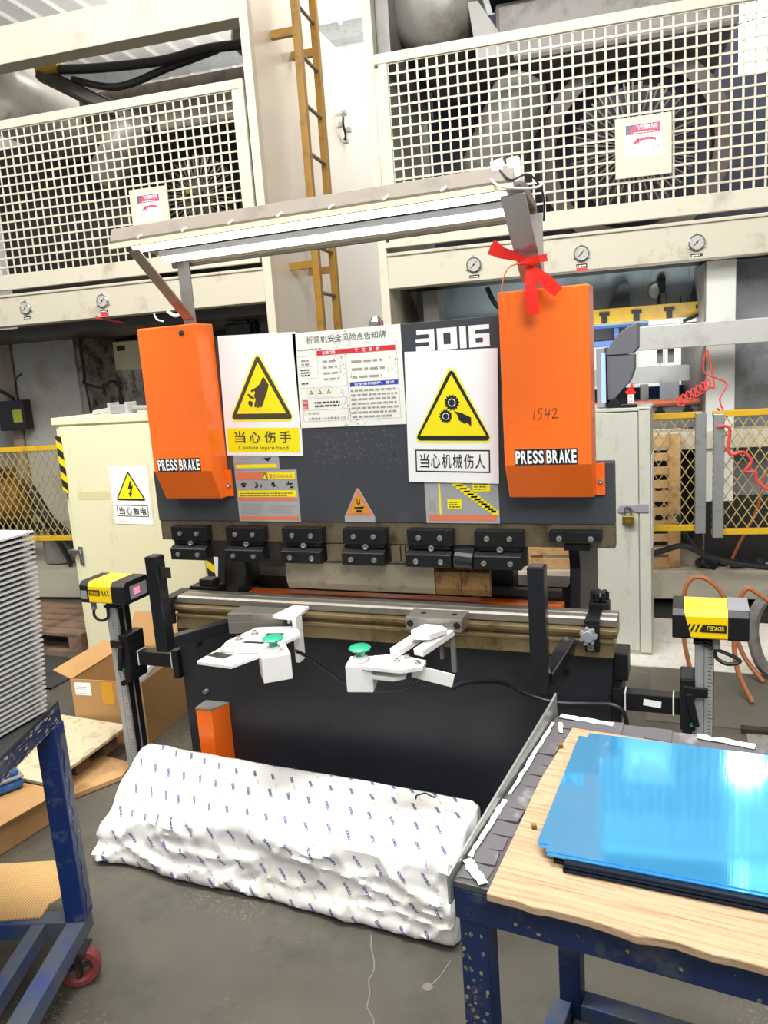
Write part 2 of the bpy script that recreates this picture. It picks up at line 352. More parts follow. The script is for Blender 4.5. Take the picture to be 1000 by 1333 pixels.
class Flat:
    """thin print on a flat board: 2D shapes laid on the plane origin + x*ax + y*ay, raised along az"""
    def __init__(s, o, ax=(1, 0, 0), ay=(0, 0, 1), step=0.0005):
        s.o = Vector(o); s.ax = Vector(ax).normalized(); s.ay = Vector(ay).normalized(); s.az = s.ax.cross(s.ay); s.step = step
        s.mats = []; s.mb = MB()
    def P(s, x, y, l): return s.o + s.ax * x + s.ay * y + s.az * (l * s.step)
    def mi(s, m):
        if m not in s.mats: s.mats.append(m)
        return s.mats.index(m)
    def poly(s, pts, m, l=1): s.mb.face([s.P(x, y, l) for x, y in pts], s.mi(m)); return s
    def rect(s, x0, y0, x1, y1, m, l=1): return s.poly([(x0, y0), (x1, y0), (x1, y1), (x0, y1)], m, l)
    def frame(s, x0, y0, x1, y1, t, m, l=1):
        s.rect(x0, y0, x1, y0 + t, m, l); s.rect(x0, y1 - t, x1, y1, m, l); s.rect(x0, y0 + t, x0 + t, y1 - t, m, l); return s.rect(x1 - t, y0 + t, x1, y1 - t, m, l)
    def disc(s, x, y, r, m, l=1, n=20): return s.poly([(x + r * math.cos(2 * math.pi * k / n), y + r * math.sin(2 * math.pi * k / n)) for k in range(n)], m, l)
    def text(s, t, x0, y0, x1, y1, m, l=2, bold=0.0):
        vs, fs = text_geo(t, bold)
        ax, bx = min(v[0] for v in vs), max(v[0] for v in vs); ay, by = min(v[1] for v in vs), max(v[1] for v in vs)
        s.mb.add([s.P(x0 + (x - ax) / (bx - ax) * (x1 - x0), y0 + (y - ay) / (by - ay) * (y1 - y0), l) for x, y in vs], fs, s.mi(m)); return s
    def tri(s, cx, y0, y1, wd, m, l=1, rad=0.0):
        hx = wd / 2; pts = [(cx - hx, y0), (cx + hx, y0), (cx, y1)]
        if not rad: return s.poly(pts, m, l)
        out = []
        C = Vector((cx, y0 + (y1 - y0) / 3))
        for i, p in enumerate(pts):
            p = Vector(p); a = Vector(pts[i - 1]); b = Vector(pts[(i + 1) % 3])
            da = (a - p).normalized(); db = (b - p).normalized(); half = da.angle(db) / 2
            t = rad / math.tan(half); c = p + (da + db).normalized() * (rad / math.sin(half))
            p0 = p + da * t; p1 = p + db * t; a0 = math.atan2(p0.y - c.y, p0.x - c.x); a1 = math.atan2(p1.y - c.y, p1.x - c.x)
            dd = (a1 - a0 + math.pi) % (2 * math.pi) - math.pi
            out += [(c.x + rad * math.cos(a0 + dd * k / 5), c.y + rad * math.sin(a0 + dd * k / 5)) for k in range(6)]
        return s.poly(out, m, l)
    def lines(s, x0, y0, x1, y1, n, m, l=2, fill=0.45):
        dy = (y1 - y0) / n
        for k in range(n):
            x = x0; e = x1 - random.random() * 0.25 * (x1 - x0)
            while x < e - 0.002:
                wdt = min(dy * random.uniform(0.5, 1.5), e - x); s.rect(x, y0 + k * dy, x + wdt, y0 + k * dy + dy * fill, m, l); x += wdt + dy * 0.3
        return s
    def build(s, name, parent, label=None): 
        o = s.mb.build(name, s.mats, parent, label=label)
        return o

# ------------------------------------------------------------------ setting
TH = 7.0
CT, ST = math.cos(R(TH)), math.sin(R(TH))
PO = Vector((1.2011, 2.6760, 0))                       # press-frame origin in the world, on the presses' front plane
def pw(u, v, z=0.0): return Vector((PO.x + u * CT - v * ST, PO.y + u * ST + v * CT, z))

MB().box(-9, 7, -6, 10, -0.05, 0).build('floor', FLOORM, kind='structure')
ceil = thing('ceiling', 'x', 'x', PO, TH); del ceil['label'], ceil['category']; ceil['kind'] = 'structure'
wallb = thing('wall_back', 'x', 'x', PO, TH); del wallb['label'], wallb['category']; wallb['kind'] = 'structure'
ref = None
for k in range(50):
    u0 = -8.5 + k * 0.3
    if ref is None:
        mb = MB().prism([(0, 0), (0.04, 0), (0.06, -0.035), (0.09, -0.035), (0.11, 0), (0.3, 0), (0.3, 0.03), (0, 0.03)], (u0, -4, 5.6), (1, 0, 0), (0, 0, 1), (0, 9.2, 0))
        ref = mb.build('roof_panel', ROOF, ceil)
        mb = MB().prism([(0, 0), (0.04, 0), (0.06, -0.035), (0.09, -0.035), (0.11, 0), (0.3, 0), (0.3, 0.03), (0, 0.03)], (u0, 5.0, 0), (1, 0, 0), (0, 1, 0), (0, 0, 5.6))
        wref = mb.build('wall_panel', ROOF, wallb)
    else:
        for r_, p_ in ((ref, ceil), (wref, wallb)):
            c = r_.copy(); COL.objects.link(c); c.location.x = r_.location.x + k * 0.3
MB().box(-8.5, 6.5, 4.75, 4.95, 5.42, 5.6).build('eaves_beam', GALV, wallb)
# right-hand floor finishes
fl = bpy.data.objects['floor']
MB().box(1.25, 2.6, 1.66, 2.02, 0, 0.006).build('floor_tile', TILE, fl)
MB().box(1.25, 2.6, 2.03, 2.42, 0, 0.006).build('floor_tile', TILE, fl)
MB().box(1.62, 3.0, 1.05, 1.655, 0, 0.004).build('floor_plate', PLATE, fl, label='grey worn steel floor plate')
MB().box(2.02, 3.0, 0.55, 1.03, 0, 0.004).build('floor_patch', ROUGHC, fl, label='rough pale concrete patch')
MB().box(1.0, 3.2, 2.43, 2.80, 0, 0.003).build('floor_pit_shade', DARKB, fl, label='flat dark strip standing for the shaded pit before the press base')  # flat sheet; the darkness of the pit is painted on
for k in range(1):
    pts = [(0.955, -0.50), (0.97, -0.541), (1.0, -0.59), (1.011, -0.618), (1.012, -0.66), (1.032, -0.70), (1.04, -0.74), (1.075, -0.775), (1.085, -0.84)]
    mb = MB()
    for a, b in zip(pts, pts[1:]):
        mb.bar((a[0], a[1], 0.0006), (b[0], b[1], 0.0006), 0.0035, 0.001)
    mb.build('floor_crack', mat('crack_pale', '#77736a', 0.8), fl)
MB().cyl((1.169, -0.633, 0), (1.169, -0.633, 0.001), 0.014, n=14).bar((1.178, -0.62, 0.0006), (1.19, -0.59, 0.0006), 0.004, 0.001).bar((1.19, -0.59, 0.0006), (1.2, -0.53, 0.0006), 0.003, 0.001).build('floor_blot', mat('crack_pale', '#77736a', 0.8), fl)

# ------------------------------------------------------------------ press brake
PB = thing('press_brake', 'dark grey and orange hydraulic press brake with a row of black tool clamps', 'press brake', (0.8, 0.3, 0))
MB().prism([(0, 1.105), (1.6, 1.105), (1.6, 1.287), (1.5, 1.287), (1.5, 1.723), (0.12, 1.723), (0.12, 1.287), (0, 1.287)], (0, 0, 0), (1, 0, 0), (0, 0, 1), (0, 0.05, 0)).build('ram', RAM, PB, bevel=0.002)
MB().box(0.002, 1.6, 0.003, 0.05, 1.033, 1.1045).build('ram_strip', RUST, PB, bevel=0.002, label='oily brown bare steel lower edge of the ram')
def clamp(x0, full=True):
    mb = MB()
    z0 = 1.026 if full else 1.046
    mb.box(x0, x0 + 0.15, -0.034, 0.003, z0 + 0.014, 1.091)
    if full: mb.prism([(0.003, 1.04), (-0.024, 1.04), (-0.024, 1.024), (0.003, 1.024)], (x0 + 0.01, 0, 0), (0, 1, 0), (0, 0, 1), (0.13, 0, 0))
    o = mb.build('clamp_block', BLACK, PB, bevel=0.0025)
    bm = []
    pts = [(0.04, 1.066), (0.11, 1.066)] if full else [(0.03, 1.07), (0.12, 1.07)]
    for bx, bz in pts:
        MB().lathe((x0 + bx, -0.034, bz), (0, -1, 0), [(0.0075, 0), (0.0085, 0.001), (0.0085, 0.007), (0.004, 0.008), (0.004, 0.004), (0, 0.004)], 14).build('bolt', BOLT, o)
    if full:
        j = MB().prism([(0.0, 1.022), (-0.028, 1.022), (-0.046, 1.012), (-0.046, 0.972), (0.0, 0.972)], (x0 - 0.004, 0, 0), (0, 1, 0), (0, 0, 1), (0.149, 0, 0)).build('clamp_jaw', BLACK, PB, bevel=0.002)
        for bx in (0.03, 0.112):
            MB().lathe((x0 + bx, -0.046, 0.992), (0, -1, 0), [(0.0075, 0), (0.0085, 0.001), (0.0085, 0.006), (0.004, 0.007), (0.004, 0.003), (0, 0.003)], 14).build('bolt', BOLT, j)
        MB().lathe((x0 + 0.078, -0.024, 1.031), (0, -1, 0), [(0.0085, 0), (0.0095, 0.001), (0.0095, 0.012), (0.006, 0.013), (0.003, 0.009), (0, 0.009)], 14).build('clamp_screw', STEEL, o)
for x0 in (0.072, 0.300, 0.522, 0.747, 0.970, 1.189): clamp(x0)
clamp(1.416, False)
MB().box(1.455, 1.53, -0.012, 0.03, 1.028, 1.047).build('clamp_jaw', BLACK, PB, bevel=0.002)
MB().box(0.05, 1.34, 0.006, 0.035, 0.972, 1.034).build('tool_holder', OILY, PB)
for xa, xb in ((0.905, 0.935), (0.94, 0.952), (0.957, 0.965), (0.675, 0.74)):
    MB().box(xa, xb, -0.012, 0.006, 0.975, 1.03).build('filler_strip', RUST, PB)
MB().prism([(0.026, 0.965), (0.002, 0.965), (0.002, 0.892), (0.012, 0.868), (0.018, 0.868), (0.026, 0.892)], (0.504, 0, 0), (0, 1, 0), (0, 0, 1), (0.537, 0, 0)).build('punch', PUNCH, PB, bevel=0.001)
for xa, xb in ((1.044, 1.128), (1.130, 1.222)):
    MB().prism([(0.026, 0.96), (0.002, 0.947), (0.002, 0.892), (0.012, 0.868), (0.018, 0.868), (0.026, 0.892)], (xa, 0, 0), (0, 1, 0), (0, 0, 1), (xb - xa, 0, 0)).build('punch_segment', RUSTY, PB, bevel=0.001, label='rust-stained short punch segment')
MB().cyl((1.125, -0.03, 1.0), (1.185, -0.03, 0.995), 0.03, n=14).box(1.12, 1.185, -0.03, 0.004, 0.965, 1.03).build('tool_latch', BLACKP, PB, bevel=0.003)
MB().box(0.43, 1.42, 0.13, 0.16, 0.836, 0.858).build('gauge_bar', OILY, PB)
MB().box(0.25, 1.42, 0.15, 0.20, 0.745, 0.803).build('back_gauge_beam', ORANGE, PB, bevel=0.003)
MB().box(0.16, 1.42, 0.27, 0.40, 0.755, 0.83).build('back_gauge_slide', OILY, PB)
for x in (0.20, 1.13):
    MB().box(x, x + 0.03, 0.22, 0.28, 0.76, 0.97).box(x - 0.03, x + 0.05, 0.2, 0.3, 0.76, 0.80).build('gauge_finger', BLACKP, PB, bevel=0.003)
MB().box(1.17, 1.25, 0.2, 0.3, 0.80, 0.93).build('gauge_motor', BLACKP, PB, bevel=0.01)
fr = [(0.22, 0.02), (0.75, 0.02), (0.75, 1.68), (0.06, 1.68), (0.06, 1.12), (0.22, 1.02), (0.26, 0.9), (0.22, 0.72)]
for x in (0.055, 1.43):
    MB().prism(fr, (x, 0, 0), (0, 1, 0), (0, 0, 1), (0.035, 0, 0)).build('side_frame', BED, PB, bevel=0.003)
MB().box(0.10, 1.42, 0.42, 0.74, 1.2, 1.62).build('oil_tank', BED, PB, bevel=0.004)
for x in (0.2, 1.42):
    MB().cyl((x, 0.11, 1.30), (x, 0.11, 1.70), 0.05).build('ram_cylinder', BED, PB, smooth=True)
MB().box(0.02, 1.586, 0.0, 0.06, 0.03, 0.712).build('bed', BED, PB, bevel=0.002)
# die rail: base, middle and top
MB().prism([(0.06, 0.712), (-0.042, 0.712), (-0.042, 0.757), (-0.05, 0.759), (-0.05, 0.768), (0.06, 0.768)], (0.055, 0, 0), (0, 1, 0), (0, 0, 1), (1.54, 0, 0)).build('die_base', BRASSY, PB, bevel=0.0015)
MB().prism([(0.05, 0.768), (-0.028, 0.768), (-0.028, 0.782), (-0.048, 0.786), (-0.048, 0.797), (-0.024, 0.802), (-0.024, 0.806), (0.05, 0.806)], (0.04, 0, 0), (0, 1, 0), (0, 0, 1), (1.565, 0, 0)).build('die_holder', BRASSY, PB, bevel=0.0012)
MB().prism([(0.045, 0.806), (-0.032, 0.806), (-0.032, 0.826), (-0.024, 0.832), (0.002, 0.832), (0.008, 0.822), (0.014, 0.832), (0.045, 0.832)], (0.03, 0, 0), (0, 1, 0), (0, 0, 1), (1.575, 0, 0)).build('die', STEEL, PB, bevel=0.0012)
def rail_clamp(x, left):
    o = MB().box(x, x + 0.042, -0.066, -0.05, 0.735, 0.822).box(x, x + 0.042, -0.066, 0.06, 0.822, 0.834).build('die_clamp', BLACK, PB, bevel=0.003)
    k = [(0.0, 0), (0.016, 0.0), (0.021, 0.004), (0.021, 0.018), (0.016, 0.024), (0, 0.025)]
    mb = MB().lathe((x + 0.012, -0.066, 0.79), (0, -1, 0), k, 16)
    for i in range(7):
        a = 2 * math.pi * i / 7
        mb.cyl((x + 0.012 + 0.02 * math.cos(a), -0.068, 0.79 + 0.02 * math.sin(a)), (x + 0.012 + 0.02 * math.cos(a), -0.088, 0.79 + 0.02 * math.sin(a)), 0.006, n=8)
    mb.build('knob', GREYP if not left else BLACKP, o, smooth=True)
    MB().lathe((x + 0.018, -0.066, 0.752), (0, -1, 0), [(0.009, 0), (0.01, 0.008), (0.005, 0.009), (0.005, 0.003), (0, 0.003)], 14).build('bolt', STEEL, o)
    return o
rail_clamp(1.516, False); rail_clamp(0.02, True)
o = MB().box(1.515, 1.575, 0.05, 0.10, 0.81, 0.85).build('rear_die_clamp', BLACKP, PB, bevel=0.003)
mb = MB().lathe((1.545, 0.075, 0.85), (0, 0, 1), [(0.012, 0), (0.02, 0.008), (0.024, 0.02), (0.018, 0.03), (0, 0.032)], 14)
for i in range(7):
    a = 2 * math.pi * i / 7; mb.cyl((1.545 + 0.022 * math.cos(a), 0.075 + 0.022 * math.sin(a), 0.855), (1.545 + 0.022 * math.cos(a), 0.075 + 0.022 * math.sin(a), 0.88), 0.007, n=8)
mb.build('knob', BLACKP, o, smooth=True)
o = MB().box(0.05, 0.17, 0.06, 0.13, 0.81, 0.84).box(0.09, 0.15, 0.07, 0.12, 0.84, 0.865).build('rear_die_clamp', BLACKP, PB, bevel=0.003)
# orange covers with a sloping foot
def cover(x0, x1, wedge, nm):
    prof = [(0.0, 1.20), (-0.10, 1.20), (-0.0, 1.0)]
    prof = [(0.0, 1.778), (-0.10, 1.778), (-0.10, 1.298), (-0.055, 1.196), (0.0, 1.196)]
    o = MB().prism(prof, (x0, -0.0005, 0), (0, 1, 0), (0, 0, 1), (x1 - x0, 0, 0)).build('cylinder_cover', ORANGE, PB, bevel=0.004)
    fx = x1 if wedge > 0 else x1
    MB().box(x1 - 0.003, x1 + (0.024 if wedge < 0 else 0.014), -0.012, -0.004, 1.196, 1.287).build('cover_flange', ORANGE, o)
    MB().lathe((x1 + (0.012 if wedge < 0 else 0.005), -0.012, 1.235), (0, -1, 0), [(0.008, 0), (0.008, 0.005), (0.004, 0.006), (0, 0.003)], 12).build('bolt', BOLT, o)
    return o
cl = cover(0.085, 0.318, 1, 'l'); cr = cover(1.308, 1.552, -1, 'r')
MB().lathe((0.262, -0.1005, 1.752), (0, -1, 0), [(0.009, 0), (0.009, 0.004), (0.005, 0.006), (0, 0.006)], 12).build('bolt', OILY, cl)
for x0, o in ((0.104, cl), (1.340, cr)):
    f = Flat((x0, -0.1006, 1.302)); wd = 0.172
    x_ = 0.0
    for ch, cw in zip('PRESS BRAKE', (1, 1.05, 0.95, 1, 1, 0.35, 1.05, 1.05, 1.1, 1.05, 0.95)):
        cw *= wd / 10.55
        if ch != ' ':
            f.rect(x_ - 0.0022, -0.004, x_ + cw + 0.0012, 0.041, INK, 1)
            f.text(ch, x_ + 0.0006, 0, x_ + cw - 0.0016, 0.037, WHITE, 2, 0.03)
        x_ += cw
    f.build('lettering', o)
mb = MB()   # handwritten 1542
def stroke(pts, r=0.0011):
    for a, b in zip(pts, pts[1:]):
        mb.bar((1.394 + a[0], -0.1009, 1.425 + a[1]), (1.394 + b[0], -0.1009, 1.425 + b[1]), 0.0022, 0.0006, up=(0, 1, 0))
stroke([(0.006, 0.03), (0.001, 0.0)])
stroke([(0.028, 0.03), (0.018, 0.031), (0.015, 0.018), (0.022, 0.019), (0.024, 0.01), (0.019, 0.002), (0.011, 0.001)])
stroke([(0.037, 0.03), (0.033, 0.014), (0.047, 0.015)]); stroke([(0.046, 0.027), (0.041, 0.002)])
stroke([(0.053, 0.024), (0.06, 0.031), (0.066, 0.027), (0.06, 0.012), (0.053, 0.003), (0.07, 0.005)])
mb.build('handwriting', INKB, cr)
# model number on the ram
f = Flat((1.028, -0.0003, 1.637))
def digit(x, segs):
    for m, e, l in ((WHITE, 0, 2),):
        for a, b, c, d in segs: f.rect(x + a - e, b - e, x + c + e, d + e, m, l)
digit(0.0, [(0, 0, 0.042, 0.014), (0, 0.026, 0.042, 0.037), (0.004, 0.049, 0.042, 0.063), (0.042, 0, 0.06, 0.063)])
digit(0.068, [(0, 0, 0.02, 0.063), (0.042, 0, 0.062, 0.063), (0.02, 0, 0.042, 0.015), (0.02, 0.048, 0.042, 0.063)])
digit(0.138, [(0, 0, 0.02, 0.063)])
digit(0.166, [(0, 0, 0.02, 0.063), (0.02, 0, 0.042, 0.013), (0.042, 0, 0.062, 0.038), (0.02, 0.026, 0.042, 0.038), (0.02, 0.050, 0.062, 0.063)])
f.build('model_number', PB)
# scuffs left by tape on the ram face
mb = MB()
for k in range(150):
    a = random.random()
    x = 0.66 + 0.30 * random.random(); z = 1.30 + 0.11 * random.random() - 0.10 * abs((x - 0.8) / 0.17) * random.random() * 0.5
    if z > 1.412: z = 1.40
    an = random.uniform(0, 3.1); l = random.uniform(0.002, 0.012)
    mb.bar((x, -0.0005, z), (x + l * math.cos(an), -0.0005, z + l * math.sin(an)), random.uniform(0.001, 0.004), 0.0006, up=(0, 1, 0))
mb.build('tape_residue', mat('residue', '#5f5e57', 0.6), PB, kind='stuff')
# stickers
o = MB().box(0.343, 0.52, -0.0016, -0.0002, 1.284, 1.345).build('warning_sticker', STICK, PB, label='grey sticker with a yellow bar, half hidden under the white sign')
f = Flat((0.343, -0.0016, 1.284)); f.rect(0.008, 0.008, 0.168, 0.02, YEL); f.lines(0.01, 0.024, 0.1, 0.05, 2, INKG, fill=0.4)
f.text('HANDS', 0.012, 0.044, 0.1, 0.053, INK) if False else None
f.poly([(0.115, 0.04), (0.15, 0.043), (0.135, 0.028)], INK); f.build('print', o)
o = MB().box(0.343, 0.582, -0.002, -0.0002, 1.106, 1.283).build('warning_sticker', STICK, PB, label='grey yellow and orange warning sticker with four small pictures')
f = Flat((0.343, -0.002, 1.106))
f.rect(0.006, 0.145, 0.125, 0.17, REDO); f.rect(0.128, 0.145, 0.233, 0.17, YEL); f.tri(0.118, 0.146, 0.17, 0.024, INK, 2); f.tri(0.118, 0.148, 0.166, 0.016, YEL, 3)
f.text('警告 WARNING', 0.135, 0.149, 0.222, 0.164, REDO, 2, 0.015)
f.rect(0.006, 0.085, 0.233, 0.108, YEL); f.rect(0.006, 0.072, 0.233, 0.083, REDO); f.rect(0.006, 0.006, 0.233, 0.018, REDO)
f.lines(0.012, 0.025, 0.11, 0.066, 6, INKG); f.lines(0.122, 0.03, 0.228, 0.06, 4, INKG); f.lines(0.012, 0.088, 0.22, 0.104, 2, BRASSY, 2)
for k in range(4):
    x = 0.012 + k * 0.057; f.frame(x - 0.004, 0.109, x + 0.052, 0.144, 0.0008, INKG)
    for q in range(5):
        a = random.uniform(0, 3.1); cx = x + random.uniform(0.012, 0.036); cz = random.uniform(0.118, 0.135)
        f.poly([(cx - 0.01 * math.cos(a), cz - 0.009 * math.sin(a)), (cx + 0.003, cz - 0.003), (cx + 0.01 * math.cos(a), cz + 0.008 * math.sin(a)), (cx - 0.002, cz + 0.003)], INK, 2)
f.build('print', o)
o = MB().prism([(-0.054, 0), (0.054, 0), (0.054, 0.018), (0.004, 0.112), (-0.004, 0.112), (-0.054, 0.018)], (0.799, -0.0012, 1.106), (1, 0, 0), (0, 0, 1), (0, 0.001, 0)).build('warning_sticker', STICK, PB, label='orange edged triangular crush warning sticker in the middle of the ram')
f = Flat((0.799, -0.0012, 1.106)); f.tri(0, 0.022, 0.108, 0.098, REDO, 1); f.tri(0, 0.030, 0.094, 0.072, ORTAPE, 2)
f.rect(-0.006, 0.062, -0.003, 0.078, INK, 3); f.rect(0.003, 0.062, 0.006, 0.078, INK, 3); f.poly([(-0.006, 0.064), (0.006, 0.064), (0, 0.055)], INK, 3)
f.poly([(-0.02, 0.05), (0.02, 0.053), (0.014, 0.044), (-0.01, 0.044)], INK, 3); f.rect(-0.01, 0.033, 0.01, 0.041, INK, 3); f.build('print', o)
o = MB().box(1.028, 1.263, -0.0014, -0.0002, 1.106, 1.27).build('chart_sticker', STICK, PB, label='grey chart sticker with a yellow stepped curve, below the gear sign')
f = Flat((1.028, -0.0014, 1.106)); f.rect(0.008, 0.008, 0.226, 0.026, REDO)
f.rect(0.045, 0.028, 0.051, 0.16, YEL)
for k in range(14):
    t = k / 13; x = 0.06 + 0.15 * (t ** 0.85); zt = 0.15 - 0.115 * t ** 0.8
    f.rect(x, zt - 0.008, x + 0.03 - 0.012 * t + 0.006, zt + 0.006, YEL, 2)
f.rect(0.072, 0.045, 0.118, 0.075, YEL, 2); f.lines(0.078, 0.05, 0.115, 0.072, 3, INKB, 3); f.rect(0.155, 0.10, 0.21, 0.14, YEL, 2); f.lines(0.16, 0.105, 0.205, 0.135, 4, INKB, 3)
for k in range(30): f.rect(0.056 + k * 0.0057, 0.028, 0.0564 + k * 0.0057, 0.15, INKG, 1)
for k in range(21): f.rect(0.056, 0.028 + k * 0.0057, 0.226, 0.0284 + k * 0.0057, INKG, 1)
f.lines(0.012, 0.04, 0.036, 0.075, 5, INKG); f.build('print', o)
# bed details
MB().prism([(0.112, -0.07), (0.178, -0.07), (0.212, -0.0005), (0.112, -0.0005)], (0, 0, 0.03), (1, 0, 0), (0, 1, 0), (0, 0, 0.383)).build('foot_bracket', ORANGE, PB, bevel=0.002, label='orange angled foot bracket on the bed')
MB().prism([(0.110, -0.072), (0.179, -0.072), (0.213, -0.0005), (0.110, -0.0005)], (0, 0, 0.413), (1, 0, 0), (0, 1, 0), (0, 0, 0.004)).build('foot_bracket_cap', BULK, PB)
for x, z in ((0.12, 0.455), (0.115, 0.64), (1.449, 0.64), (1.40, 0.655)):
    MB().lathe((x, 0, z), (0, -1, 0), [(0.008, 0), (0.008, 0.018), (0.004, 0.018), (0.004, 0.01), (0, 0.01)], 12).build('bolt', BLACK if z > 0.5 else BULK, PB)
MB().box(1.5875, 1.63, 0.03, 0.12, 0.613, 0.70).build('side_bracket', BLACKP, PB, bevel=0.004)

# ------------------------------------------------------------------ signs hung on the machine
CW = Vector((math.cos(R(-1.8)), 0, math.sin(R(-1.8)))); CU = Vector((-CW.z, 0, CW.x))
def board(th, o, ax, ay, wd, ht, t, m):
    ax = Vector(ax); ay = Vector(ay); az = ax.cross(ay)
    return MB().prism([(0, 0), (wd, 0), (wd, ht), (0, ht)], Vector(o) - az * t, ax, ay, az * t).build('board', m, th, bevel=0.0006)
O1 = Vector((0.321, -0.0042, 1.337))
hs = thing('warning_sign', 'white sign with a cut hand in a yellow triangle over a yellow text band', 'sign', (0.46, -0.004, 1.33))
board(hs, O1, CW, CU, 0.292, 0.40, 0.0035, WHITE)
f = Flat(O1, CW, CU); f.tri(0.147, 0.115, 0.352, 0.256, YELL, 1, 0.016); f.tri(0.147, 0.122, 0.338, 0.24, INKB, 2, 0.010); f.tri(0.147, 0.142, 0.31, 0.188, YEL, 3)
hand = [(0.165, 0.262), (0.183, 0.236), (0.176, 0.215), (0.152, 0.164), (0.146, 0.162), (0.144, 0.168), (0.150, 0.185), (0.141, 0.162), (0.135, 0.160), (0.133, 0.166), (0.139, 0.184), (0.130, 0.163), (0.124, 0.163), (0.123, 0.17), (0.130, 0.189), (0.124, 0.2), (0.130, 0.213), (0.126, 0.217), (0.116, 0.212), (0.113, 0.219), (0.135, 0.228), (0.150, 0.24), (0.160, 0.257)]
f.poly(hand, INKB, 4)
f.poly([(0.098, 0.206), (0.104, 0.208), (0.128, 0.192), (0.118, 0.190), (0.106, 0.196)], INKB, 4); f.disc(0.108, 0.177, 0.008, INKB, 4, 12); f.poly([(0.115, 0.180), (0.120, 0.183), (0.113, 0.163), (0.108, 0.165)], INKB, 4)
f.rect(0.129, 0.152, 0.132, 0.156, REDO, 4); f.rect(0.139, 0.152, 0.142, 0.156, REDO, 4); f.build('pictogram', hs)
f = Flat(O1, CW, CU); f.rect(0.008, 0.012, 0.284, 0.094, YEL, 1)
for k, ch in enumerate('当心伤手'): f.text(ch, 0.036 + k * 0.058, 0.043, 0.036 + k * 0.058 + 0.043, 0.083, INKB, 2, 0.02)
f.text('Caution injure hand', 0.05, 0.017, 0.24, 0.035, INKB, 2); f.build('lettering', hs)
O2 = Vector((0.979, -0.0075, 1.239))
gs = thing('warning_sign', 'white sign with two gears and a finger in a yellow triangle and boxed text', 'sign', (1.13, -0.004, 1.24))
board(gs, O2, CW, CU, 0.288, 0.40, 0.0035, WHITE)
f = Flat(O2, CW, CU); f.tri(0.147, 0.122, 0.365, 0.258, YELL, 1, 0.016); f.tri(0.147, 0.13, 0.35, 0.242, INK, 2, 0.010); f.tri(0.147, 0.145, 0.328, 0.208, YEL, 3)
for gx, gz, r in ((0.147, 0.245, 0.024), (0.127, 0.204, 0.021)):
    n = 14; pts = []
    for k in range(n * 4):
        a = 2 * math.pi * k / (n * 4); rr = r if (k % 4) < 2 else r * 0.84
        pts.append((gx + rr * math.cos(a), gz + rr * math.sin(a)))
    f.poly(pts, INK, 4); f.disc(gx, gz, r * 0.5, WHITE, 5); f.disc(gx, gz, r * 0.4, INK, 6)
f.poly([(0.152, 0.220), (0.178, 0.213), (0.206, 0.200), (0.206, 0.172), (0.194, 0.184), (0.184, 0.181), (0.168, 0.192), (0.164, 0.207)], INK, 4); f.build('pictogram', gs)
f = Flat(O2, CW, CU); f.frame(0.025, 0.032, 0.262, 0.102, 0.0042, INK, 1)
for k, ch in enumerate('当心机械伤人'): f.text(ch, 0.040 + k * 0.0352, 0.045, 0.040 + k * 0.0352 + 0.030, 0.089, INK, 2, 0.008)
f.build('lettering', gs)
O3 = Vector((0.6125, -0.0042, 1.420)); ux = (1, 0, 0); uz = (0, 0, 1)
ns = thing('safety_notice', 'white printed safety notice with red and blue header bars and tape scuffs', 'notice', (0.79, -0.004, 1.42))
board(ns, O3, ux, uz, 0.37, 0.303, 0.0035, SOILED)
f = Flat(O3, ux, uz)
f.text('折弯机安全风险点告知牌', 0.05, 0.266, 0.322, 0.289, INKB, 2)
f.rect(0.082, 0.228, 0.350, 0.243, RED, 1); f.text('主要风险', 0.102, 0.230, 0.148, 0.241, WHITE, 2, 0.02)
for k, ch in enumerate('管控措施'): f.text(ch, 0.215 + k * 0.024, 0.230, 0.226 + k * 0.024, 0.241, WHITE, 2, 0.02)
f.rect(0.19, 0.124, 0.352, 0.138, BLUEI, 1); f.text('安全操作规程、要求', 0.205, 0.1265, 0.34, 0.136, WHITE, 2, 0.015)
f.frame(0.016, 0.02, 0.176, 0.094, 0.0009, INKG); f.rect(0.016, 0.056, 0.176, 0.057, INKG); f.frame(0.182, 0.02, 0.354, 0.228, 0.0009, INKG); f.frame(0.082, 0.128, 0.18, 0.228, 0.0007, INKG)
for z in (0.128, 0.158, 0.195, 0.228): f.rect(0.012, z, 0.08, z + 0.0007, INKG)
f.rect(0.016, 0.06, 0.036, 0.09, RED, 1); f.text('风险', 0.018, 0.077, 0.034, 0.087, WHITE, 2); f.text('提示', 0.018, 0.063, 0.034, 0.073, WHITE, 2)
f.lines(0.02, 0.166, 0.06, 0.192, 3, INKB, 2, 0.5); f.lines(0.025, 0.2, 0.06, 0.224, 2, INKG, 2, 0.5); f.lines(0.02, 0.14, 0.05, 0.15, 1, INKB)
f.lines(0.10, 0.15, 0.16, 0.224, 4, INKG, 2, 0.3); f.lines(0.20, 0.15, 0.33, 0.222, 3, INKG, 2, 0.28); f.lines(0.19, 0.026, 0.352, 0.122, 7, INKG, 2, 0.42)
f.lines(0.06, 0.066, 0.15, 0.088, 2, INKB, 2, 0.5); f.lines(0.014, 0.247, 0.11, 0.256, 1, INKG)
f.text('火警电话 119 急救电话 120', 0.034, 0.025, 0.165, 0.033, INKB, 2); f.text('生产部电话', 0.034, 0.042, 0.075, 0.05, INKB, 2)
for x in (0.05, 0.082, 0.113): f.frame(x - 0.011, 0.097, x + 0.014, 0.125, 0.0006, INKG); f.tri(x + 0.001, 0.108, 0.121, 0.016, INKB, 2); f.tri(x + 0.001, 0.11, 0.117, 0.009, YEL, 3)
f.build('print', ns)
f = Flat(O3, ux, uz)
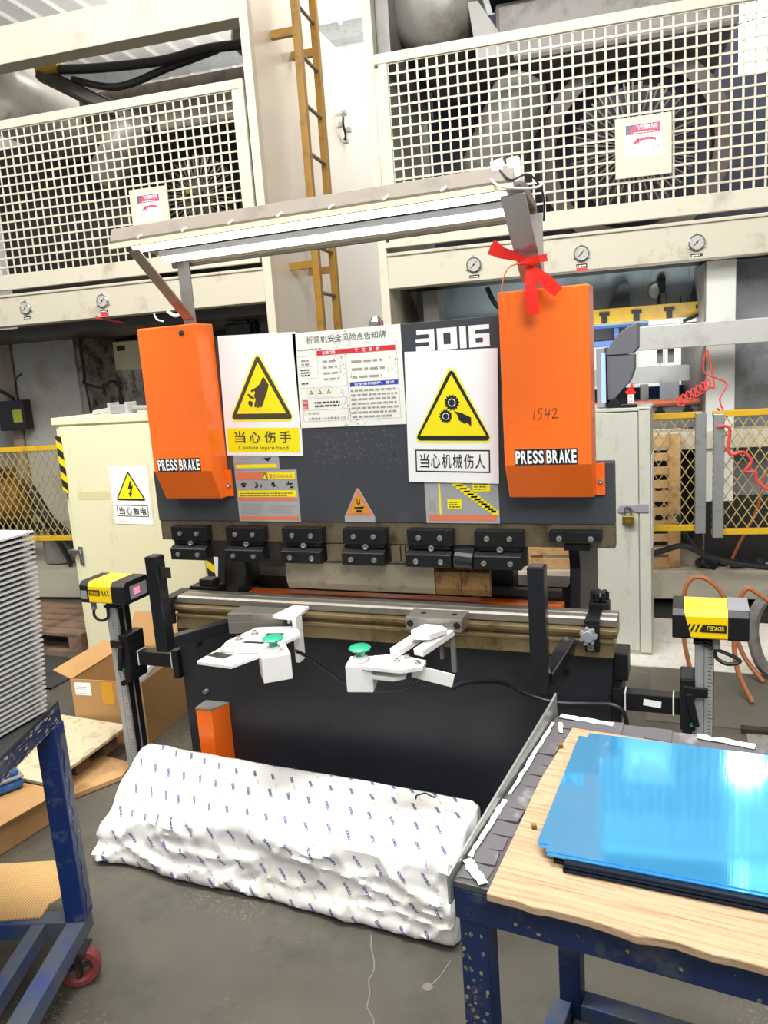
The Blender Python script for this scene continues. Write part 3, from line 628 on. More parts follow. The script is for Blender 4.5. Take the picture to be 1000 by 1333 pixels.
for k in range(150):
    t = random.random(); x = 0.16 + random.gauss(0, 0.016) + 0.02 * (1 - t); z = 0.30 * t
    if random.random() < 0.12: x = 0.335 + random.gauss(0, 0.01); z = 0.15 + 0.1 * random.random()
    s_ = random.uniform(0.0006, 0.0024); z = min(max(z, 0.004), 0.296); a = random.random() * 3
    f.poly([(x - s_, z), (x, z - s_ * 0.6), (x + s_ * 1.6, z + s_ * a * 0.3), (x, z + s_)], INKB if random.random() < 0.25 else BRASSY, 4)
f.build('scuff_marks', ns)['kind'] = 'stuff'

# ------------------------------------------------------------------ work light over the machine
WL = thing('work_light', 'two bright LED strips in a long brown tray on steel brackets over the machine', 'light', (0.8, -0.15, 1.78))
tx0, tx1 = 0.19, 1.405
MB().prism([(-0.300, 1.985), (-0.305, 2.004), (-0.292, 2.042), (-0.10, 2.046), (0.0, 2.03), (0.0, 1.99), (-0.01, 1.99), (-0.012, 2.015), (-0.29, 2.015), (-0.29, 1.985)], (tx0, 0, 0), (0, 1, 0), (0, 0, 1), (tx1 - tx0, 0, 0)).tilt().build('tray', TRAY, WL, bevel=0.001)
MB().box(tx0 - 0.004, tx1, -0.3085, -0.302, 1.982, 1.996).tilt().build('tray_lip', CREAM, WL)
for ya, yb in ((-0.268, -0.215), (-0.125, -0.075)):
    h = MB().box(tx0 + 0.04, tx1 - 0.03, ya - 0.004, yb + 0.004, 1.995, 2.012).tilt().build('led_housing', WHITEP, WL)
    MB().box(tx0 + 0.045, tx1 - 0.035, ya, yb, 1.990, 1.9955).tilt().build('led_strip', LED, h, label='glowing white LED strip')
MB().box(tx0 + 0.06, tx1 - 0.03, -0.05, -0.012, 1.998, 2.012).tilt().build('tray_flange', CREAM, WL)
for k in range(7):
    x = 0.30 + k * 0.155
    MB().obox((x, -0.3055, 2.006), (0.018, 0.004, 0.006), ry=-25).tilt().build('clip', WHITEP, WL)
MB().bar((0.25, -0.03, 1.7795), (0.25, -0.03, 1.98), 0.045, 0.006, up=(0, 1, 0)).build('bracket_post', TANKW, WL)
MB().bar((0.25, -0.035, 1.80), (0.25, -0.275, 1.992), 0.04, 0.005, up=(0, 1, 0)).build('bracket_strut', mat('rusty_strut', '#8d8377', 0.45, metal=0.3, dirt='#7a4a2c', amount=0.8, scale=9), WL)
MB().bar((1.40, -0.035, 1.7795), (1.40, -0.035, 1.98), 0.05, 0.006, up=(0, 1, 0)).build('bracket_post', TANKW, WL)
MB().bar((1.395, -0.04, 1.805), (1.395, -0.275, 1.992), 0.062, 0.005, up=(0, 1, 0)).build('bracket_strut', GALV, WL)
for x in (1.365, 1.405):
    MB().obox((x, -0.28, 2.045), (0.03, 0.03, 0.06), ry=-8).build('driver_plug', WHITEP, WL, bevel=0.003)
MB().tube([(1.37, -0.295, 2.05), (1.40, -0.31, 2.02), (1.44, -0.29, 2.03), (1.465, -0.25, 1.99), (1.46, -0.22, 1.93)], 0.0025, 6).build('wire', CABLE, WL)
MB().tube([(1.35, -0.30, 2.03), (1.38, -0.32, 2.005), (1.45, -0.28, 2.0), (1.47, -0.27, 2.01)], 0.003, 6).build('wire', WHITEP, WL)
# red ribbon
RB = thing('red_ribbon', 'red plastic ribbon knotted round the right-hand lamp bracket', 'ribbon', (1.395, -0.09, 1.80))
def ribbon(pts, wd, name='ribbon_tail', m=REDR):
    P = [Vector(p) for p in pts]; mb = MB(); n = len(P); vs = []
    for i, p in enumerate(P):
        d = (P[min(i + 1, n - 1)] - P[max(i - 1, 0)]).normalized(); a = d.cross(Vector((0, 1, 0.15))).normalized(); q = wd[i] / 2
        off = Vector((0, 0.004 * (1 if i % 2 else -1), 0))
        vs += [p - a * q + off, p - off, p + a * q + off]
    bk = [v + Vector((0, 0.0012, 0)) for v in vs]
    fs = []
    for i in range(n - 1):
        for k in range(2): fs.append((i * 3 + k, i * 3 + k + 1, i * 3 + k + 4, i * 3 + k + 3))
    mb.add(vs, fs).add(bk, fs); return mb.build(name, m, RB, smooth=True)
kx, ky, kz = 1.40, -0.125, 1.845
ribbon([(kx, ky, kz), (kx - 0.03, ky - 0.01, kz + 0.018), (kx - 0.065, ky - 0.02, kz + 0.03), (kx - 0.095, ky - 0.02, kz + 0.05)], [0.012, 0.022, 0.03, 0.042])
ribbon([(kx - 0.005, ky, kz - 0.005), (kx + 0.02, ky - 0.015, kz - 0.03), (kx + 0.05, ky - 0.02, kz - 0.055), (kx + 0.08, ky - 0.02, kz - 0.085)], [0.014, 0.03, 0.036, 0.03])
ribbon([(kx, ky - 0.003, kz - 0.005), (kx + 0.006, ky - 0.012, kz - 0.045), (kx + 0.008, ky - 0.014, kz - 0.09), (kx + 0.01, ky - 0.012, kz - 0.135)], [0.012, 0.028, 0.034, 0.034])
ribbon([(kx - 0.035, ky + 0.03, kz + 0.004), (kx - 0.01, ky - 0.004, kz + 0.004), (kx + 0.03, ky - 0.004, kz + 0.006), (kx + 0.045, ky + 0.03, kz + 0.012)], [0.014, 0.016, 0.018, 0.02], 'ribbon_loop')
MB().lathe((kx, ky - 0.012, kz - 0.012), (0.3, 0, 1), [(0.004, 0), (0.013, 0.006), (0.014, 0.014), (0.005, 0.022)], 12).build('knot', REDR, RB, smooth=True)
MB().tube([(kx - 0.01, ky - 0.01, kz), (kx - 0.05, ky - 0.02, kz - 0.01), (kx - 0.07, ky - 0.02, kz - 0.06), (kx - 0.065, ky - 0.02, kz - 0.11)], 0.0018, 6).build('ribbon_string', REDO, RB)

# ------------------------------------------------------------------ sheet support arms
def arm(xa, ya, za, zb, tip, lab, nm='sheet_support_arm'):
    t = thing(nm, lab, 'support arm', (xa, ya, zb))
    s_ = 0.045
    mb = MB(); p0 = Vector((xa, ya, zb)); p1 = Vector((xa, ya, za))
    mb.bar(p0, p1, s_, s_); mb.build('upright_tube', BLACKT, t, bevel=0.003)
    MB().box(xa - 0.018, xa + 0.018, ya - 0.018, ya + 0.018, za, za + 0.0012).build('tube_end', mat('tube_inside', '#3a3a3a', 0.6), t)
    return t
ta = arm(0.20, -0.30, 1.055, 0.735, None, 'black square-tube support arm on the left end of the die rail')
MB().bar((0.205, -0.275, 0.755), (0.297, -0.062, 0.745), 0.04, 0.04).build('cross_tube', BLACKT, ta, bevel=0.003)
MB().box(0.225, 0.262, -0.31, -0.306, 0.985, 1.02).build('tab', OILY, ta)
tb = arm(1.43, -0.31, 1.062, 0.715, None, 'black square-tube support arm on the right end of the die rail')
MB().bar((1.44, -0.285, 0.735), (1.468, -0.062, 0.75), 0.04, 0.04).build('cross_tube', BLACKT, tb, bevel=0.003)
wb = MB()
for k in range(16): wb.lathe((1.452 + 0.035 * random.random(), -0.061, 0.725 + 0.045 * random.random()), (random.uniform(-.4, .4), -1, random.uniform(-.4, .4)), [(0.014, -0.004), (0.013, 0.006), (0.006, 0.012), (0, 0.013)], 8)
wb.build('weld_bead', mat('weld', '#4a4a48', 0.4, metal=0.5, dirt='#14161b', amount=0.9, scale=40), tb, smooth=True)

# ------------------------------------------------------------------ push-button arms
def button_box(t, c, rz, m=WHITEP, s_=0.078):
    bx = MB().obox(c, (s_, s_, 0.082), rz=rz).build('button_box', m, t, bevel=0.003)
    top = Vector(c) + Vector((0, 0, 0.041))
    st = MB().lathe(top, (0, 0, 1), [(0.02, 0), (0.022, 0.002), (0.022, 0.012), (0.016, 0.016), (0.0, 0.016)], 20).build('button_collar', WHITEP, bx, smooth=True)
    MB().lathe(top + Vector((0, 0, 0.016)), (0, 0, 1), [(0.013, 0), (0.014, 0.012), (0.03, 0.019), (0.033, 0.024), (0.028, 0.029), (0.0, 0.032)], 24).build('mushroom_button', GREENB, bx, smooth=True, label='green mushroom push button')
BA = thing('push_button_arm', 'white hinged arm with a green mushroom button hanging left of the die rail', 'push button', (0.52, -0.25, 0.69))
button_box(BA, (0.628, -0.335, 0.736), 38, s_=0.088)
def slab(t, pts, z, h, m=WHITEP, name='arm_plate'):
    return MB().prism(pts, (0, 0, z), (1, 0, 0), (0, 1, 0), (0, 0, h)).build(name, m, t, bevel=0.002)
slab(BA, [(0.42, -0.439), (0.546, -0.45), (0.60, -0.33), (0.588, -0.25), (0.484, -0.19), (0.433, -0.271)], 0.757, 0.012)
slab(BA, [(0.455, -0.365), (0.44, -0.30), (0.47, -0.17), (0.60, -0.13), (0.65, -0.20), (0.62, -0.30), (0.57, -0.355)], 0.771, 0.013)
slab(BA, [(0.426, -0.395), (0.495, -0.41), (0.508, -0.372), (0.440, -0.362)], 0.7692, 0.0012, OILY, 'arm_slot')
slab(BA, [(0.50, -0.31), (0.575, -0.305), (0.572, -0.29), (0.505, -0.295)], 0.7842, 0.001, OILY, 'arm_slot')
slab(BA, [(0.535, -0.235), (0.60, -0.225), (0.595, -0.205), (0.54, -0.215)], 0.7842, 0.001, OILY, 'arm_slot')
for x, y in ((0.475, -0.285), (0.50, -0.23)):
    MB().lathe((x, y, 0.784), (0, 0, 1), [(0.013, 0), (0.013, 0.003), (0.008, 0.004), (0.008, 0.012), (0.0, 0.013)], 12).build('bolt', BOLT, BA, smooth=True)
MB().prism([(0.53, -0.16), (0.62, -0.17), (0.61, -0.052), (0.55, -0.052)], (0, 0, 0.815), (1, 0, 0), (0, 1, 0), (0, 0, 0.012)).prism([(0.603, -0.165), (0.619, -0.167), (0.617, -0.12), (0.602, -0.12)], (0, 0, 0.67), (1, 0, 0), (0, 1, 0), (0, 0, 0.145)).box(0.56, 0.57, -0.12, -0.06, 0.785, 0.815).build('mount_bracket', WHITEP, BA, bevel=0.002)
for x0, x1, yb, lab in ((0.345, 0.430, 0.0, 'left one of two grey ground steel blocks lying against the die rail'), (0.432, 0.540, 0.012, 'longer grey ground steel block between its twin and the white bracket')):
    o = MB().prism([(x0, -0.145 + yb), (x1, -0.125 + yb), (x1, -0.052), (x0, -0.052)], (0, 0, 0.786), (1, 0, 0), (0, 1, 0), (0, 0, 0.03)).prism([(x0, -0.145 + yb), (x1, -0.125 + yb), (x1, -0.052), (x0, -0.052)], (0, 0, 0.745), (1, 0, 0), (0, 1, 0), (0, 0, 0.041)).build('steel_block', STEEL, None, bevel=0.002)
    tag(o, lab, 'block')
BB = thing('push_button_arm', 'white hinged arm with a green mushroom button below the gear sign', 'push button', (1.05, -0.25, 0.68))
button_box(BB, (0.91, -0.325, 0.722), 12)
hb = MB().box(0.985, 1.165, -0.135, -0.051, 0.797, 0.838).build('rail_mount', STEEL, BB, bevel=0.002)
for x in (1.0, 1.15):
    MB().cyl((x, -0.1345, 0.818), (x, -0.1358, 0.818), 0.011, n=14).cyl((x + (0.03 if x < 1.1 else -0.02), -0.09, 0.838), (x + (0.03 if x < 1.1 else -0.02), -0.09, 0.8388), 0.009, n=14).build('bolt_hole', BLACKP, hb)
slab(BB, [(0.93, -0.365), (0.935, -0.285), (1.0, -0.26), (1.10, -0.29), (1.105, -0.335), (1.05, -0.37)], 0.752, 0.014)
slab(BB, [(0.945, -0.355), (0.95, -0.30), (1.04, -0.29), (1.05, -0.335), (1.02, -0.36)], 0.722, 0.012)
MB().bar((1.00, -0.28, 0.778), (1.055, -0.12, 0.795), 0.035, 0.02).build('arm_bar', WHITEP, BB, bevel=0.002)
MB().bar((1.07, -0.27, 0.778), (1.125, -0.12, 0.795), 0.035, 0.02).build('arm_bar', WHITEP, BB, bevel=0.002)
slab(BB, [(1.025, -0.20), (1.05, -0.14), (1.10, -0.14), (1.13, -0.17), (1.09, -0.23), (1.04, -0.235)], 0.803, 0.018)
MB().box(1.12, 1.135, -0.12, -0.105, 0.66, 0.797).box(1.085, 1.095, -0.12, -0.10, 0.70, 0.797).build('mount_leg', BULK, BB, bevel=0.002)
MB().bar((1.06, -0.30, 0.735), (1.175, -0.28, 0.705), 0.004, 0.04).build('side_tab', WHITEP, BB, bevel=0.001)
for x, y in ((1.02, -0.315), (1.04, -0.285), (1.085, -0.32)):
    MB().lathe((x, y, 0.766), (0, 0, 1), [(0.011, 0), (0.011, 0.003), (0.007, 0.004), (0.007, 0.010), (0.0, 0.011)], 12).build('bolt', BOLT, BB, smooth=True)
def cable(pts, r, lab, name='cable', m=CABLE, ribs=False, cat='cable', n=8):
    mb = MB().tube(pts, r, n)
    o = mb.build(name, m, None, smooth=True); tag(o, lab, cat); return o
cable([(0.665, -0.27, 0.755), (0.668, -0.2, 0.708), (0.689, -0.12, 0.633), (0.744, -0.07, 0.563), (0.836, -0.05, 0.54), (0.936, -0.06, 0.562), (1.003, -0.1, 0.617), (1.041, -0.15, 0.685), (1.045, -0.22, 0.722)], 0.006, 'black ribbed cable sagging between the two white button arms')
cable([(1.163, -0.278, 0.678), (1.195, -0.21, 0.672), (1.26, -0.06, 0.615), (1.33, -0.02, 0.565), (1.42, -0.018, 0.545), (1.52, -0.02, 0.552), (1.59, -0.035, 0.562), (1.622, -0.036, 0.54), (1.63, -0.034, 0.49)], 0.007, 'black corrugated conduit running from the right button arm to the bed corner')

# ------------------------------------------------------------------ laser safety units
def laser(x_post, y_post, sgn, lab, gap):
    t = thing('laser_sensor', lab, 'laser sensor', (x_post, y_post, 0.0))
    p = MB()
    for dx, dy in ((-1, 0), (1, 0)):
        p.box(x_post + dx * 0.0125 - 0.0125, x_post + dx * 0.0125 + 0.0095, y_post - 0.04, y_post + 0.04, 0, 0.765)
    p.box(x_post - 0.02, x_post + 0.02, y_post - 0.034, y_post + 0.034, 0, 0.765)
    post = p.build('post', ALU, t, bevel=0.002)
    f = Flat((x_post + 0.006, y_post - 0.0402, 0))
    for k in range(60):
        f.rect(0.003, 0.10 + k * 0.011, 0.003 + (0.009 if k % 5 else 0.014), 0.1015 + k * 0.011, INK, 1)
    f.build('scale_marks', post)
    for dx in (-1, 1): MB().box(x_post + dx * 0.0252 - 0.0004, x_post + dx * 0.0252 + 0.0004, y_post - 0.030, y_post - 0.004, 0.01, 0.76).box(x_post + dx * 0.0252 - 0.0004, x_post + dx * 0.0252 + 0.0004, y_post + 0.006, y_post + 0.032, 0.01, 0.76).build('post_groove_shade', BULK if dx < 0 else BLACKP, post)  # profile grooves; the dark strips also paint the shaded side faces
    hx = x_post; ya = y_post - 0.085; yb = y_post + 0.06; hz = 0.80; L_ = 0.105
    e0 = -1 if sgn > 0 else 1
    # head: middle yellow sleeve, black caps
    c8 = lambda g: [(ya - g, hz + 0.0 - g), (ya - g, hz + 0.062 + g), (ya + 0.014 - g * 0.5, hz + 0.078 + g), (yb - 0.014, hz + 0.078 + g), (yb + g, hz + 0.062 + g), (yb + g, hz + 0.0 - g), (yb - 0.01, hz - 0.006 - g), (ya + 0.01, hz - 0.006 - g)]
    head = MB().prism(c8(0), (hx - 0.06, 0, 0), (0, 1, 0), (0, 0, 1), (0.125, 0, 0)).build('head', CURY, t, bevel=0.002)
    nose = -1 if sgn < 0 else 1
    # cap at the emitting end and the plain end
    def cap(xa, xb, m, nm, shear=0.0):
        poly = c8(0.0012); mb = MB()
        n = len(poly)
        va = [(xa, y, z) for y, z in poly]; vb = [(xb + shear * (hz + 0.08 - z), y, z) for y, z in poly]
        mb.add(va + vb, [tuple(range(n)), tuple(range(n, 2 * n))[::-1]] + [(k, (k + 1) % n, n + (k + 1) % n, n + k) for k in range(n)])
        return mb.build(nm, m, t, bevel=0.002)
    if sgn > 0:
        e = cap(hx + 0.115, hx + 0.052, BLACKP, 'lens_cap'); fx = hx + 0.1155
        MB().box(fx, fx + 0.001, ya + 0.03, yb - 0.02, hz + 0.008, hz + 0.058).build('window', GREYP, e)
        MB().box(fx + 0.001, fx + 0.0016, ya + 0.05, yb - 0.062, hz + 0.022, hz + 0.046).build('display', DISP, e, label='lit pink display window')
        e = cap(hx - 0.095, hx - 0.055, BLACKP, 'end_cap')
        MB().box(hx - 0.09, hx - 0.062, ya - 0.003, ya - 0.0011, hz + 0.012, hz + 0.045).build('badge', GREYP, e)
    else:
        cap(hx - 0.085, hx - 0.055, BLACKP, 'lens_cap', 0.25); e = cap(hx + 0.112, hx + 0.058, BLACKP, 'end_cap')
        MB().box(hx + 0.059, hx + 0.1125, ya + 0.012, yb - 0.014, hz + 0.079, hz + 0.0808).build('cap_top', GREYP, e)
    # print, upside down as on the unit
    fl_ = Flat((hx, ya - 0.0004, hz + 0.035), (-1, 0, 0), (0, 0, -1)) if True else None
    if sgn > 0:
        fl_.rect(-0.00, -0.014, 0.052, 0.008, INK, 1); fl_.text('SDKELI', 0.006, -0.009, 0.046, 0.003, CURY, 2, 0.02)
        for k in range(3): x = -0.012 - k * 0.013; fl_.poly([(x, -0.014), (x + 0.005, -0.014), (x + 0.0, 0.008), (x - 0.005, 0.008)], INK, 1)
    else:
        fl_.poly([(-0.055, -0.005), (0.005, -0.005), (0.015, 0.018), (-0.055, 0.018)], INK, 1); fl_.text('SDKELI', -0.049, -0.001, -0.005, 0.012, CURY, 2, 0.02)
        for k in range(4): x = 0.012 + k * 0.012; fl_.poly([(x, -0.005), (x + 0.005, -0.005), (x + 0.015, 0.018), (x + 0.010, 0.018)], INK, 1)
    fl_.build('lettering', head)
    MB().box(hx - 0.03, hx + 0.03, y_post - 0.045, y_post + 0.045, 0.765, 0.776).box(hx - 0.045, hx + 0.04, y_post - 0.03, y_post + 0.03, 0.776, 0.796).build('swivel_mount', BLACKP, t, bevel=0.002)
    # clamp carriage on the post, facing the machine
    d = 1 if sgn > 0 else -1
    MB().box(min(x_post + d * 0.024, x_post + d * 0.065), max(x_post + d * 0.024, x_post + d * 0.065), y_post - 0.05, y_post + 0.05, 0.50, 0.66).box(x_post + d * 0.045 - 0.014, x_post + d * 0.045 + 0.014, y_post - 0.052, y_post + 0.052, 0.47, 0.64).build('carriage', BLACKP, t, bevel=0.004)
    MB().bar((x_post + d * 0.045, y_post - 0.055, 0.625), (x_post - d * 0.01, y_post - 0.055, 0.625), 0.01, 0.03).bar((x_post + d * 0.04, y_post - 0.058, 0.62), (x_post + d * 0.02, y_post - 0.058, 0.52), 0.012, 0.018).build('lock_lever', BLACKP, t, bevel=0.003)
    for z in (0.515, 0.585): MB().box(x_post + d * 0.030 - 0.006, x_post + d * 0.030 + 0.006, y_post - 0.0525, y_post - 0.049, z, z + 0.012).build('green_tab', GREENB, t)
    MB().lathe((x_post + d * 0.05, y_post - 0.05, 0.485), (0.2 * d, -1, 0), [(0.005, 0), (0.005, 0.03), (0.011, 0.034), (0.011, 0.045), (0, 0.046)], 12).build('knob', BLACKP, t, smooth=True)
    # arm to the bed
    xe = 0.018 if sgn > 0 else 1.588
    xs = x_post + d * 0.06
    a_ = MB().box(min(xs, xe), max(xs, xe), y_post - 0.025, y_post + 0.02, 0.535, 0.59).build('arm_bar', BLACKP, t, bevel=0.002)
    MB().box(min(xe, xe - d * 0.025), max(xe, xe - d * 0.025), y_post - 0.04, y_post + 0.12, 0.50, 0.61).build('arm_foot', BLACKP, t, bevel=0.002)
    for q in (0.12, 0.82):
        x = xs + (xe - xs) * q
        MB().box(x - 0.002, x + 0.002, y_post - 0.0265, y_post + 0.0215, 0.5335, 0.5915).build('cable_tie', WHITEP, a_)
    if sgn < 0:
        MB().obox((1.70, y_post - 0.0262, 0.565), (0.05, 0.0008, 0.02), ry=6).build('label_tag', WHITE, a_)
    # plug and lead under the head
    px = hx - d * 0.04 if sgn > 0 else hx + 0.06
    MB().cyl((px - 0.03, y_post - 0.05, 0.795), (px - 0.03, y_post - 0.05, 0.76), 0.01, n=12).build('plug', GREYP, t, smooth=True)
    MB().tube([(px - 0.03, y_post - 0.05, 0.765), (px - 0.03, y_post - 0.055, 0.735), (px, y_post - 0.058, 0.718), (px + 0.03, y_post - 0.05, 0.73), (hx - 0.01, y_post - 0.045, 0.77)], 0.0055, 8).build('lead', CABLE, t, smooth=True)
    return t
laser(-0.262, 0.02, 1, 'yellow laser head with a pink display on the post left of the machine', 0)
laser(1.842, 0.02, -1, 'yellow laser head with a grey end cap on the post right of the machine', 0)

def ordn(i):
    a = ['topmost', 'second', 'third', 'fourth', 'fifth', 'sixth', 'seventh', 'eighth', 'ninth', 'tenth', 'eleventh', 'twelfth', 'thirteenth', 'fourteenth', 'fifteenth',
         'sixteenth', 'seventeenth', 'eighteenth', 'nineteenth', 'twentieth']
    if i < 20: return a[i]
    if i == 29: return 'thirtieth'
    return ('twenty-' if i < 29 else 'thirty-') + ['first', 'second', 'third', 'fourth', 'fifth', 'sixth', 'seventh', 'eighth', 'ninth'][(i - 20) % 10]

# ------------------------------------------------------------------ white wrapped bag on the floor
BL = 1.285
def bag_section(x):
    """closed YZ outline of the bag at length x, from the bottom front over the top to the bottom back"""
    t = min(max(x / BL, 0), 1)
    yf = -0.432 - 0.055 * t; yb = -0.115 - 0.03 * t
    hb = 0.278 - 0.02 * t; hf = 0.105 + 0.115 * min(1, t / 0.35) ** 0.8 + 0.018 * t
    e = min(t, 1 - t) * BL
    k = 1.0 if e > 0.03 else 0.95 + 0.05 * math.sin(e / 0.03 * math.pi / 2)
    ymid = (yf + yb) / 2
    yf = ymid + (yf - ymid) * k; yb = ymid + (yb - ymid) * k
    bul = 0.022 * math.sin(math.pi * t)
    P = [(yf + 0.008, 0.003), (yf - 0.014, 0.022), (yf - 0.006, 0.058), (yf + 0.004, 0.07), (yf + 0.010, hf * 0.75), (yf + 0.016, hf - 0.005), (yf + 0.018, hf), (yf + 0.028, hf + 0.005), (yf + 0.07, hf + 0.014),
         (ymid, (hf + hb) / 2 + 0.01 + bul), (yb - 0.05, hb + bul * 0.4), (yb - 0.008, hb), (yb - 0.002, hb - 0.004), (yb, hb - 0.03), (yb + 0.004, 0.1), (yb - 0.004, 0.003)]
    P = [(a, 0.003 + (b - 0.003) * (k if b > 0.02 else 1)) for a, b in P]
    for _ in range(2):
        Q = [P[0]]
        for a, b in zip(P, P[1:]):
            Q += [(a[0] * .75 + b[0] * .25, a[1] * .75 + b[1] * .25), (a[0] * .25 + b[0] * .75, a[1] * .25 + b[1] * .75)]
        P = Q + [P[-1]]
    return P
SEC = {}
def bag_point(x, s):
    """point at length x and arc length s from the front bottom; with its outward normal and wrinkles"""
    kx_ = round(x * 400)
    if kx_ not in SEC:
        P = bag_section(kx_ / 400); acc = [0.0]
        for a, b in zip(P, P[1:]): acc.append(acc[-1] + math.dist(a, b))
        SEC[kx_] = (P, acc)
    P, acc = SEC[kx_]
    s = min(max(s, 0), acc[-1]); i = 0
    while i < len(acc) - 2 and acc[i + 1] < s: i += 1
    t = (s - acc[i]) / max(acc[i + 1] - acc[i], 1e-6)
    y = P[i][0] + (P[i + 1][0] - P[i][0]) * t; z = P[i][1] + (P[i + 1][1] - P[i][1]) * t
    dy = P[i + 1][0] - P[i][0]; dz = P[i + 1][1] - P[i][1]; l = math.hypot(dy, dz) or 1
    n = Vector((0, -dz / l, dy / l))
    xw = -0.088 + x
    q = Vector((xw, y, z))
    def ridge(v): return 1 - abs(noise.noise(v))
    front = max(0.0, min(1.0, (0.34 - s) / 0.12)); endf = max(0.0, 1 - min(x, BL - x) / 0.14)
    amp = 0.22 + 1.5 * front + 0.9 * endf
    c1 = ridge(Vector((q.x * 4.5 + q.z * 7, q.y * 5, q.z * 9 - q.x * 2.5))) ** 6; c2 = ridge(Vector((q.x * 9 - q.z * 8, q.y * 8 + 3, q.z * 12 + q.x * 3))) ** 6
    a = noise.noise(q * 3.5) * 0.014 + c1 * 0.010 + c2 * 0.006 + noise.noise(q * 16) * 0.0025
    amp = 0.16 + 1.15 * front + 0.7 * endf
    edge = min(1.0, z / 0.03)
    return q + n * (a * amp * edge), n
nx, ns = 190, 72
mb = MB(); vs = []; fs = []
for i in range(nx + 1):
    x = BL * i / nx; P0 = bag_point(x, 0); tot = SEC[round(x * 400)][1][-1]
    for j in range(ns + 1): vs.append(bag_point(x, tot * j / ns)[0])
W_ = ns + 1
for i in range(nx):
    for j in range(ns): fs.append((i * W_ + j, i * W_ + j + 1, (i + 1) * W_ + j + 1, (i + 1) * W_ + j))
    fs.append((i * W_ + ns, i * W_, (i + 1) * W_, (i + 1) * W_ + ns))
mb.add(vs, fs)
for end, sg in ((0, -1), (nx, 1)):          # closed ends, pushed in rings towards the middle
    ring = vs[end * W_:(end + 1) * W_]; c = sum(ring, Vector()) / len(ring); rings = [ring]
    for k, (sc, bl) in enumerate(((0.95, 0.004), (0.6, 0.008), (0.3, 0.009))):
        rr = []
        for p in ring:
            q = c + (p - c) * sc + Vector((sg * bl, 0, 0)); q.x += noise.noise(q * 14) * 0.016
            rr.append(q)
        rings.append(rr)
    allv = [p for r_ in rings for p in r_] + [c + Vector((sg * 0.009, 0, 0))]
    ff = []
    for k in range(3):
        for j in range(W_): ff.append((k * W_ + j, k * W_ + (j + 1) % W_, (k + 1) * W_ + (j + 1) % W_, (k + 1) * W_ + j))
    for j in range(W_): ff.append((3 * W_ + j, 3 * W_ + (j + 1) % W_, 4 * W_))
    mb.add(allv, ff)
BAG = thing('wrapped_package', 'long package in creased white film with blue lettering lying in front of the machine', 'package', (0.55, -0.29, 0))
bo = mb.build('wrapping', CREASED, BAG, smooth=True)
for p in bo.data.polygons: p.use_smooth = True
def bag_print(geo, cx, cs, size, ang, mbx, m):
    vs_, fs_ = geo; mx_ = max(v[0] for v in vs_); c_, s_ = math.cos(R(ang)), math.sin(R(ang)); out = []
    for x, y in vs_:
        x = (x - mx_ / 2) * size; y = (y - 0.35) * size
        p, n = bag_point(min(max(cx + x * c_ - y * s_, 0.0), BL), cs + x * s_ + y * c_); out.append(p + n * 0.0018)
    mbx.add(out, fs_, m)
mb = MB()
tg = text_geo('SDKELI', 0.03)
marks = ([], [])
for k in range(4):
    for q in range(3):
        x0 = k * 1.25; y0 = q * 0.28; b_ = len(marks[0])
        marks[0].extend([(x0, y0), (x0 + 0.8 - 0.2 * (q % 2), y0), (x0 + 0.8, y0 + 0.13), (x0, y0 + 0.13)]); marks[1].append((b_, b_ + 1, b_ + 2, b_ + 3))
    b_ = len(marks[0]); marks[0].extend([(x0 + 0.3, 0), (x0 + 0.42, 0), (x0 + 0.42, 0.7), (x0 + 0.3, 0.7)]); marks[1].append((b_, b_ + 1, b_ + 2, b_ + 3))
for r_ in range(13):
    for k in range(18):
        cx = 0.045 + k * 0.073 + (0.037 if (r_ // 2) % 2 else 0); cs = 0.032 + r_ * 0.043
        if cx > BL - 0.03 or cs > 0.56: continue
        if r_ % 2: bag_print(marks, cx + random.uniform(-.006, .006), cs + random.uniform(-.006, .006), 0.0050, -52, mb, 1)
        else: bag_print(tg, cx + random.uniform(-.006, .006), cs + random.uniform(-.006, .006), 0.0122, -52, mb, 0)
mb.build('lettering', [mat('print_blue', '#3a3f8c', 0.5), INKG], BAG)
mb = MB()
for a, b in (((1.09, 0.52), (1.11, 0.545)), ((1.11, 0.545), (1.15, 0.53)), ((1.09, 0.52), (1.095, 0.50))):
    p, n = bag_point(*a); q, n2 = bag_point(*b); mb.bar(p + n * 0.002, q + n2 * 0.002, 0.005, 0.001)
mb.build('pen_mark', INK, BAG)
f = Flat((1.2185, -0.335, 0.10), (0, 1, 0), (0, 0, 1)); f.rect(0, 0, 0.06, 0.075, WHITE, 6); f.lines(0.006, 0.01, 0.054, 0.066, 6, INKG, 8); f.build('paper_label', BAG)

# ------------------------------------------------------------------ right work cart with blue film sheets
TB = thing('work_cart', 'blue steel work cart with a worn wooden top at the right front', 'cart', (1.523, -0.62, 0), -6)
def bars(t, name, m, *bs, bevel=0.003, label=None):
    for b in bs: MB().box(*b).build(name, m, t, bevel=bevel, label=label)
TW = 1.05; TD = 0.62
bars(TB, 'top_rail', CARTB2, (0.0, TW, -TD, -TD + 0.05, 0.73, 0.785), (0.0, TW, -0.05, 0.0, 0.73, 0.785), (0.0, 0.05, -TD + 0.05, -0.05, 0.73, 0.785), (TW - 0.05, TW, -TD + 0.05, -0.05, 0.73, 0.785))
bars(TB, 'leg', CARTB2, (0.005, 0.052, -TD + 0.004, -TD + 0.051, 0.10, 0.73), (0.022, 0.070, -0.125, -0.078, 0.10, 0.73), (TW - 0.052, TW - 0.005, -TD + 0.004, -TD + 0.051, 0.10, 0.73), (TW - 0.052, TW - 0.005, -0.051, -0.004, 0.10, 0.73))
